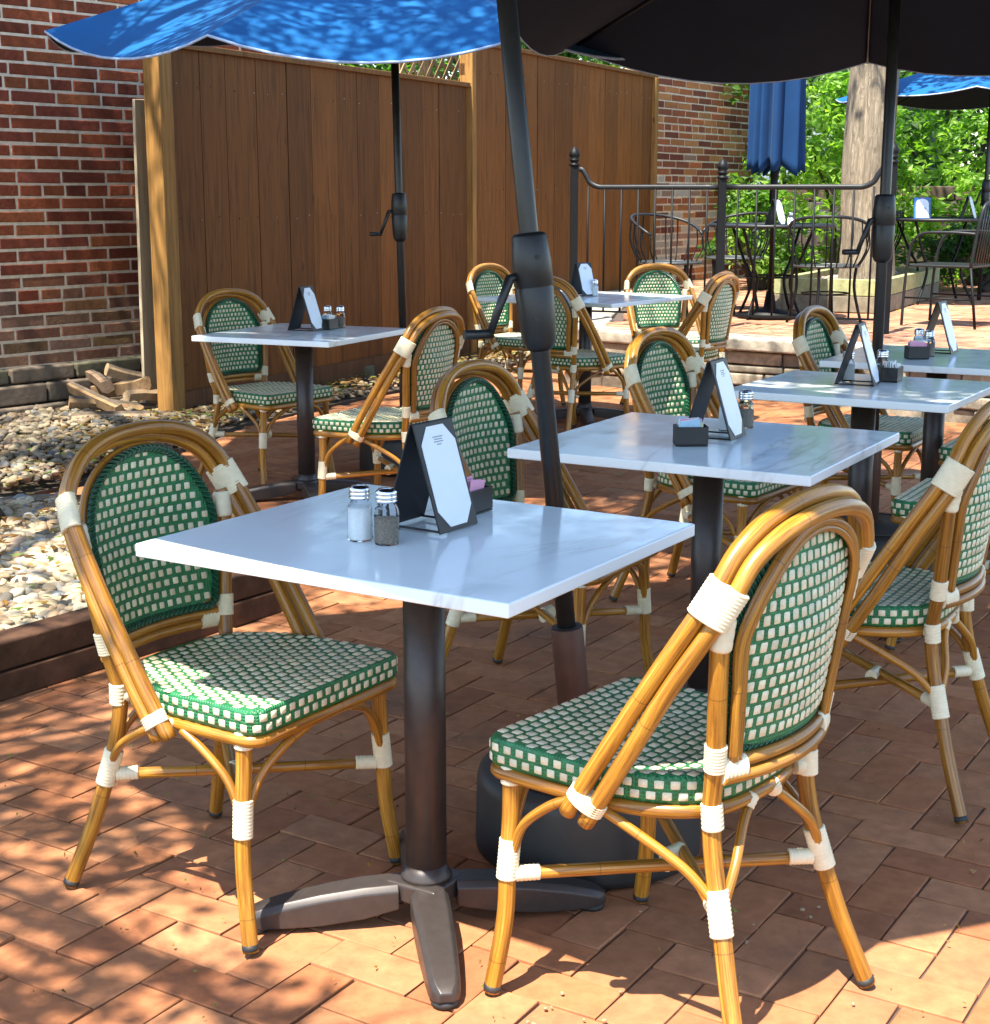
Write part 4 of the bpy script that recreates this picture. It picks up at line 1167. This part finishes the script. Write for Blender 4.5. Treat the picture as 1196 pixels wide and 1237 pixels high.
# ------------------------------------------------------------------ trees
G1 = [(.055,.13,.018),(.075,.165,.022),(.10,.20,.03),(.04,.10,.014)]
G2 = [(.16,.29,.035),(.21,.35,.05),(.12,.24,.03),(.26,.40,.07)]
G3 = [(.025,.07,.013),(.035,.09,.018),(.05,.11,.022)]
def leaf(mb, p, size, col, rnd, up=.35):
    d = Vector((rnd.gauss(0,1), rnd.gauss(0,1), rnd.gauss(-.2,.6))).normalized()
    n = Vector((rnd.gauss(0,1), rnd.gauss(0,1), rnd.gauss(up,1))); n = (n-d*n.dot(d)).normalized(); s_ = d.cross(n)
    L = size*rnd.uniform(.7,1.3); W = L*rnd.uniform(.38,.55); fold = n*(W*.18)
    a = mb.add(p); b = mb.add(p+d*L*.5+s_*W*.5+fold); c = mb.add(p+d*L+n*(-.1*L)); e = mb.add(p+d*L*.5-s_*W*.5+fold)
    mb.face((a, b, c), 0, None, col, False); mb.face((a, c, e), 0, None, col, False)
def crown(clumps, size, pal, seed, name, parent, per=1.0):
    rnd = random.Random(seed); mb = MB()
    for (c, r, n) in clumps:
        base = rnd.choice(pal)
        for _ in range(int(n*per)):
            v = Vector((rnd.gauss(0,1), rnd.gauss(0,1), rnd.gauss(0,.75))); v *= r*min(1.25, rnd.random()**.4)/max(.3, v.length)
            q = rnd.uniform(.75,1.25); k = rnd.choice(pal) if rnd.random() < .35 else base
            leaf(mb, Vector(c)+v, size, tuple(u*q for u in k), rnd)
    return mb.build(name, M['leaf'], parent)
def limbs(mb, start, ends, r0, rnd, col=None):
    for e in ends:
        s_ = Vector(start); e = Vector(e); m1 = s_.lerp(e, .35)+Vector((rnd.gauss(0,.15), rnd.gauss(0,.15), (e-s_).length*.10)); m2 = s_.lerp(e, .7)+Vector((rnd.gauss(0,.12), rnd.gauss(0,.12), (e-s_).length*.07))
        pts = cr([s_, m1, m2, e], 5); n = len(pts); mb.tube(pts, [r0*(1-.82*i/(n-1)) for i in range(n)], n=8)

# --- the big shade tree at the left: its trunk foot shows at the edge of the picture and its crown dapples the light
rnd = random.Random(77); T0 = Vector((-2.10, 5.46, .08))
st = thing('shade_tree', T0, 0, 'dark tree trunk rising from the pebble bed at the far left edge', 'tree')
mb = MB(); mb.tube(cr([(0,0,-.15),(0,0,.06),(.01,.0,.5),(.0,.02,1.5),(-.10,.0,3.0),(-.2,-.1,4.2)], 5), [.30,.28,.25,.235,.22,.20,.19,.185,.18,.18,.18,.175,.175,.17,.17,.165,.16,.16,.155,.15,.15,.145,.14,.14,.14,.14], n=18)
for a in (-.5, .5, 1.6, 2.8, 4.2):
    mb.tube([(.10*math.cos(a), .10*math.sin(a), .45),(.21*math.cos(a), .21*math.sin(a), .12),(.33*math.cos(a), .33*math.sin(a), -.03)], [.06,.07,.04], n=8)
mb.build('trunk', M['darkbark'], st)
clumps = []
def shade(q, r, z, n, sub=1): # a clump whose shadow falls round ground point q
    p = Vector((q[0], q[1], 0)) + H*z + Vector((0,0,z)); clumps.append((p - T0, r, n))
# sparse twigs over the front left paving
for i in range(46):
    shade((rnd.uniform(-1.30,-.55), rnd.uniform(2.05,3.35)), rnd.uniform(.09,.20), rnd.uniform(3.3,4.3), rnd.randint(7,16))
for i in range(8):
    shade((rnd.uniform(-.55,-.30), rnd.uniform(2.1,2.5)), rnd.uniform(.06,.12), rnd.uniform(3.3,3.8), rnd.randint(3,7))
for i in range(44): shade((rnd.uniform(-1.5,1.4), rnd.uniform(6.7,8.4)), rnd.uniform(.25,.42), rnd.uniform(4.6,6.5), rnd.randint(40,70))
for i in range(26): shade((rnd.uniform(-1.9,-.85), rnd.uniform(3.3,4.6)), rnd.uniform(.15,.3), rnd.uniform(4,5.2), rnd.randint(10,26))
for i in range(34): shade((rnd.uniform(-2.6,-.6), rnd.uniform(4.6,6.3)), rnd.uniform(.2,.38), rnd.uniform(4.2,6), rnd.randint(20,50))
for i in range(120): shade((rnd.uniform(-3.2,.9), rnd.uniform(6.2,10.5)), rnd.uniform(.25,.5), rnd.uniform(5,7.2), rnd.randint(40,75))
for i in range(26): shade((rnd.uniform(-.6,1.9), rnd.uniform(6.0,7.8)), rnd.uniform(.22,.42), rnd.uniform(5,7), rnd.randint(35,60))
for i in range(46): shade((rnd.uniform(.6,3.2), rnd.uniform(7.4,10.6)), rnd.uniform(.22,.42), rnd.uniform(6,7.6), rnd.randint(35,60))
for i in range(16): shade((rnd.uniform(.95,1.8), rnd.uniform(4.6,5.4)), rnd.uniform(.2,.32), rnd.uniform(5,6), rnd.randint(45,65))
for i in range(12): shade((rnd.uniform(.1,1.0), rnd.uniform(4.9,6.2)), rnd.uniform(.2,.35), rnd.uniform(5,6), rnd.randint(30,50))
hubs = [Vector(p) for p in ((-1.4,-1.6,4.6),(-.9,-4.0,4.2),(-2.6,.3,5.4),(-1.0,2.2,6.2),(-3.0,2.6,6.0),(.3,.6,6.2),(.2,3.2,6.8),(-1.6,-.4,5.6))]
mb = MB(); limbs(mb, (-.2,-.1,4.1), hubs, .085, rnd)
hubs.append(Vector((-.2,-.1,4.1)))
for (c, r, n) in clumps:
    h = min(hubs, key=lambda q: (q-c).length); m_ = h.lerp(c, .55)+Vector((rnd.gauss(0,.10), rnd.gauss(0,.10), .12)); mb.tube(cr([h, m_, c], 4), [.018 - .0014*k for k in range(9)], n=5)
    for _ in range(5): mb.tube([c, c+Vector((rnd.gauss(0,r*1.3), rnd.gauss(0,r*1.3), rnd.gauss(0,r*.6)))], [.0055,.0025], n=4)
mb.build('limbs', M['darkbark'], st)
crown(clumps, .085, G1, 13, 'crown', st)

# --- pale trunk in the planter
rnd = random.Random(31); T1 = Vector((3.15, 13.15, ZU+.15))
pt = thing('pale_tree', T1, 0, 'large pale barked tree trunk rising from the timber planter behind the railing', 'tree')
mb = MB(); path = cr([(.02,0,-.1),(.01,0,.25),(-.03,0,1.0),(.0,.02,2.0),(.02,.0,3.2),(.1,.1,5.0)], 6)
b0 = len(mb.v); mb.tube(path, [.265-.10*min(1,(i/30))**.6 + (.05 if i < 3 else 0)*(3-i)/3 for i in range(len(path))], n=40)
for i in range(b0, len(mb.v)):
    x, y, z = mb.v[i]; a = math.atan2(y, x); k = 1+.035*math.sin(a*7+z*.9)+.02*math.sin(a*13-z*2.1)+.02*math.sin(a*3+z*1.7); mb.v[i] = (x*k, y*k, z)
mb.build('trunk', M['bark'], pt)
cl = []
while len(cl) < 60:
    c = Vector((rnd.gauss(0,2.0), rnd.gauss(0,1.8), rnd.uniform(4.6,7.5)))
    q = c - H*c.z
    if min((q.xy + H.xy*z).length for z in (.6,1.2,1.8,2.4)) > .95: cl.append((c, rnd.uniform(.4,.75), rnd.randint(45,75)))  # unseen crown, thinned so the sun reaches the trunk
for i in range(20):
    z = rnd.uniform(4.6,6.8); cl.append((Vector((4.7+rnd.uniform(-1.2,1.0), 14.6+rnd.uniform(-1.1,1.1), 0))-Vector((T1.x,T1.y,0))+H*z+Vector((0,0,z-.5)), rnd.uniform(.3,.5), 60))  # unseen leaf clumps added to shade the far umbrella
mb = MB(); limbs(mb, (.1,.1,4.9), [(1.6,.4,6),(-1.6,.6,6.2),(.2,1.8,6.4),(.1,-1.6,6.0),(.2,.1,7.2)], .11, rnd); mb.build('limbs', M['bark'], pt)
crown(cl, .13, G1, 14, 'crown', pt)
# a vine of leaves beside the trunk, top left of it
# --- bushes and small trees behind the back patio
def bush(name, loc, w, d, h, n, size, pal, seed, lab, cat='tree', gap=.0, zlow=.1, k=46):
    rnd = random.Random(seed); root = thing(name, loc, 0, lab, cat, 'greenery behind the back patio'); cl = []; mb = MB()
    for i in range(n):
        a = rnd.uniform(0, 6.28); t = rnd.random()**.5; z = zlow+(h-zlow)*rnd.random()**.8
        s_ = math.sin(PI*min(.97, .18+.8*z/h))**.6
        p = Vector((w*t*math.cos(a)*s_, d*t*math.sin(a)*s_, z)); cl.append((p, rnd.uniform(.16,.30)*max(.7, h/3), k))
    for i in range(6):
        e = cl[i*len(cl)//6][0]; mb.tube(cr([(rnd.gauss(0,.08),rnd.gauss(0,.08),0), (e.x*.3, e.y*.3, e.z*.5), e], 5), [.045-.0038*q for q in range(11)], n=6)
    mb.build('stems', M['darkbark'], root); crown(cl, size, pal, seed+1, 'foliage', root)
    return root
bush('leafy_shrub', (3.55,15.9,ZU), .85, .7, 2.1, 70, .11, G2, 40, 'bright yellow green shrub between the closed umbrella and the pale trunk')
bush('leafy_tree', (3.35,18.2,ZU), 1.0, .9, 3.4, 70, .12, G1, 41, 'darker green small tree above the bright shrub, left of the pale trunk')
bush('leafy_shrub', (5.1,16.2,ZU), 1.0, .8, 2.3, 100, .10, G2, 42, 'light green leafy shrub right of the leaning black pole, under the far umbrella')
bush('leafy_shrub', (6.4,16.6,ZU), 1.0, .8, 2.4, 100, .10, G1+G2, 43, 'mid green shrub at the right edge behind the far umbrella pole')
bush('leafy_tree', (5.8,19.5,ZU), 2.0, 1.2, 4.2, 230, .14, G1, 44, 'broad green tree filling the view behind the far umbrella')
bush('leafy_tree', (7.6,23.5,ZU), 3.2, 1.4, 6.0, 240, .18, G1+G3, 53, 'tall green tree closing the view far behind the far umbrella', k=60)
bush('leafy_tree', (8.2,19.5,ZU), 1.8, 1.2, 4.6, 170, .14, G3, 45, 'dark green tree at the far right behind the shrubs')
bush('low_shrub', (2.65,15.6,ZU), .55, .5, .95, 45, .09, G2+G1, 46, 'low green shrub at the foot of the far brick wall, behind the iron table', 'shrub')
bush('low_shrub', (4.9,15.2,ZU), 1.2, .4, .55, 70, .07, G3, 47, 'low dark shrub under the far iron table', 'shrub')
bush('hedge_bush', (-2.2,12.9,0), 1.2, .7, 3.1, 170, .10, G3, 48, 'dark bush showing over the lower fence under the blue umbrella', 'shrub')
bush('hedge_bush', (-1.0,14.6,0), 1.3, .7, 3.2, 170, .10, G1, 49, 'green bush behind the trellis above the lower fence', 'shrub')
bush('hedge_bush', (.35,17.6,0), 1.3, .8, 3.5, 170, .11, G3+G1, 50, 'green bush behind the taller fence, under the edge of the black canopy', 'shrub')
bush('hedge_bush', (-.75,16.4,0), 1.0, .8, 3.3, 120, .11, G3, 51, 'dark bush behind the joint of the two fences', 'shrub')
bush('hedge_bush', (1.15,20.6,0), 1.5, .8, 3.7, 150, .12, G3, 52, 'dark bush behind the far end of the taller fence', 'shrub')
# dark bank / garden wall far behind the shrubs
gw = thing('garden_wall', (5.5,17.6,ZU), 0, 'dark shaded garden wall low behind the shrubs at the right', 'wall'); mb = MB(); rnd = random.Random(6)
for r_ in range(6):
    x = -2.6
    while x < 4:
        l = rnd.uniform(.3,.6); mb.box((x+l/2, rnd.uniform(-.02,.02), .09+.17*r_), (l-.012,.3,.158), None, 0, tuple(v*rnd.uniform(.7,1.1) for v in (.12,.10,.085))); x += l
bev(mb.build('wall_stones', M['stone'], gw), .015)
# grey house glimpsed through the leaves
hs = thing('grey_house', (6.1,27,0), 0, 'grey sided house glimpsed through the leaves left of the pale trunk', 'house')
mb = MB()
for k in range(26): mb.box((0, -.012*0, .3+.2*k), (2.6, 4, .185)); 
mb.box((0,0,2.6), (2.56,3.96,5.2)); mb.build('siding', M['siding'], hs)
mb = MB(); a = [mb.add(p) for p in ((-1.6,-2.4,5.2),(1.6,-2.4,5.2),(1.6,0,6.8),(-1.6,0,6.8),(1.6,2.4,5.2),(-1.6,2.4,5.2))]
mb.face((a[0],a[1],a[2],a[3])); mb.face((a[3],a[2],a[4],a[5])); mb.face((a[1],a[4],a[2])); mb.face((a[0],a[3],a[5])); ro = mb.build('roof', M['roof'], hs)
for x in (-.3,):
    mb = MB(); mb.box((x,-2.03,2.7), (.95,.06,1.3)); w_ = mb.build('window', M['hem'], hs); mb = MB(); mb.box((x,-2.07,2.7), (.8,.02,1.15)); mb.build('pane', M['pane'], w_)

# ------------------------------------------------------------------ litter on the paving
rnd = random.Random(15); mb = MB()
LC = [(.26,.13,.04),(.33,.19,.07),(.18,.095,.04),(.40,.26,.09),(.13,.07,.03),(.16,.24,.05)]
def litter(n, x0, x1, y0, y1, size, z=.006, tst=None):
    k = 0
    while k < n:
        x, y = rnd.uniform(x0,x1), rnd.uniform(y0,y1)
        if tst and not tst(x, y): continue
        k += 1; a = rnd.uniform(0,6.28); L = size*rnd.uniform(.5,1.4); W = L*rnd.uniform(.3,.55); c = rnd.choice(LC); tl = [rnd.uniform(0,.010) for _ in range(4)]
        pts = [(L/2,0),(0,W/2),(-L/2,0),(0,-W/2)]
        ids = [mb.add((x+u*math.cos(a)-w*math.sin(a), y+u*math.sin(a)+w*math.cos(a), z+tl[i])) for i, (u, w) in enumerate(pts)]
        mb.face((ids[0],ids[1],ids[2]), 0, None, c, False); mb.face((ids[0],ids[2],ids[3]), 0, None, c, False)
litter(1800, -3.3, -1.35, 6.4, 9.7, .06, .085, lambda x, y: poly_in((x, y), FAR_BED))
litter(420, -1.3, 1.3, 2.0, 4.6, .008)
litter(2600, -3.3, 1.9, 6.6, 16, .07, .07, lambda x, y: poly_in((x, y), FAR_BED))
litter(520, -2.6, -.8, 3, 6, .055, .165, lambda x, y: poly_in((x, y), NEAR_BED))
litter(60, -1.3, 1.0, 5, 9, .05); litter(26, -1.0, 1.0, 2.1, 4.5, .016); litter(120, 1.0, 5, 10.6, 14, .06, ZU+.006, lambda x, y: poly_in((x, y), UPI))
tag(mb.build('fallen_leaves', M['leaf']), 'dry brown fallen leaves scattered over the beds and paving', 'leaves', None, 'stuff')
mb = MB()
for i in range(26):
    x, y = rnd.gauss(.08,.07), rnd.gauss(2.27,.05)
    stone(mb, (x, y, .006), rnd.uniform(.0022,.0045), (.34,.22,.12), rnd, .8)
for i in range(12):
    stone(mb, (rnd.uniform(.2,.75), rnd.uniform(2.2,2.75), .006), rnd.uniform(.0025,.005), (.30,.21,.13), rnd, .8)
tag(mb.build('spilled_seeds', M['pebble']), 'small pale seeds and crumbs spilled on the paving by the nearest chair leg', 'seeds', None, 'stuff')
mb = MB(); mb.tube(cr([(.02,2.17,.007),(.045,2.20,.010),(.075,2.215,.008),(.115,2.222,.010),(.16,2.245,.007)], 5), .0022, n=6)
for dx in (0,.012,.024,-.01): mb.tube([(.02+dx,2.175+dx*.3,.008),(.005+dx*1.6,2.15,.006)], .0015, n=5)
tag(mb.build('dry_twig', M['log']), 'thin dry twig on the paving in front of the nearest chair leg', 'twig')

# ------------------------------------------------------------------ light
w = bpy.data.worlds.new('World'); sc.world = w; w.use_nodes = True
nt = w.node_tree; bg = nt.nodes['Background']; sky = nt.nodes.new('ShaderNodeTexSky'); sky.sky_type = 'NISHITA'; sky.sun_disc = False
sd = Vector((H.x, H.y, 1)).normalized()
sky.sun_elevation = math.asin(sd.z); sky.sun_rotation = math.atan2(sd.x, sd.y)
sky.air_density = 1.0; sky.dust_density = .4; sky.ozone_density = .5
nt.links.new(sky.outputs[0], bg.inputs['Color']); bg.inputs['Strength'].default_value = .15
sl_ = bpy.data.lights.new('sun', 'SUN'); sl_.energy = 5.0; sl_.angle = R(.53); sl_.color = (1.0, .95, .83)
so = bpy.data.objects.new('sun', sl_); COL.objects.link(so); so.rotation_euler = sd.to_track_quat('Z', 'Y').to_euler()

# ------------------------------------------------------------------ camera
cam = bpy.data.cameras.new('camera'); co = bpy.data.objects.new('camera', cam); COL.objects.link(co)
cam.sensor_fit = 'HORIZONTAL'; cam.sensor_width = 36; cam.lens = 36*1850/1196
co.location = (0, 0, 1.345); co.rotation_euler = (math.pi/2 - .2054, 0, 0); cam.clip_start = .05; cam.clip_end = 500
sc.camera = co
sc.view_settings.view_transform = 'Standard'; sc.view_settings.look = 'None'; sc.view_settings.exposure = 1.72; sc.view_settings.gamma = 1
sc.cycles.use_denoising = True
sc.cycles.max_bounces = 10; sc.cycles.transparent_max_bounces = 8
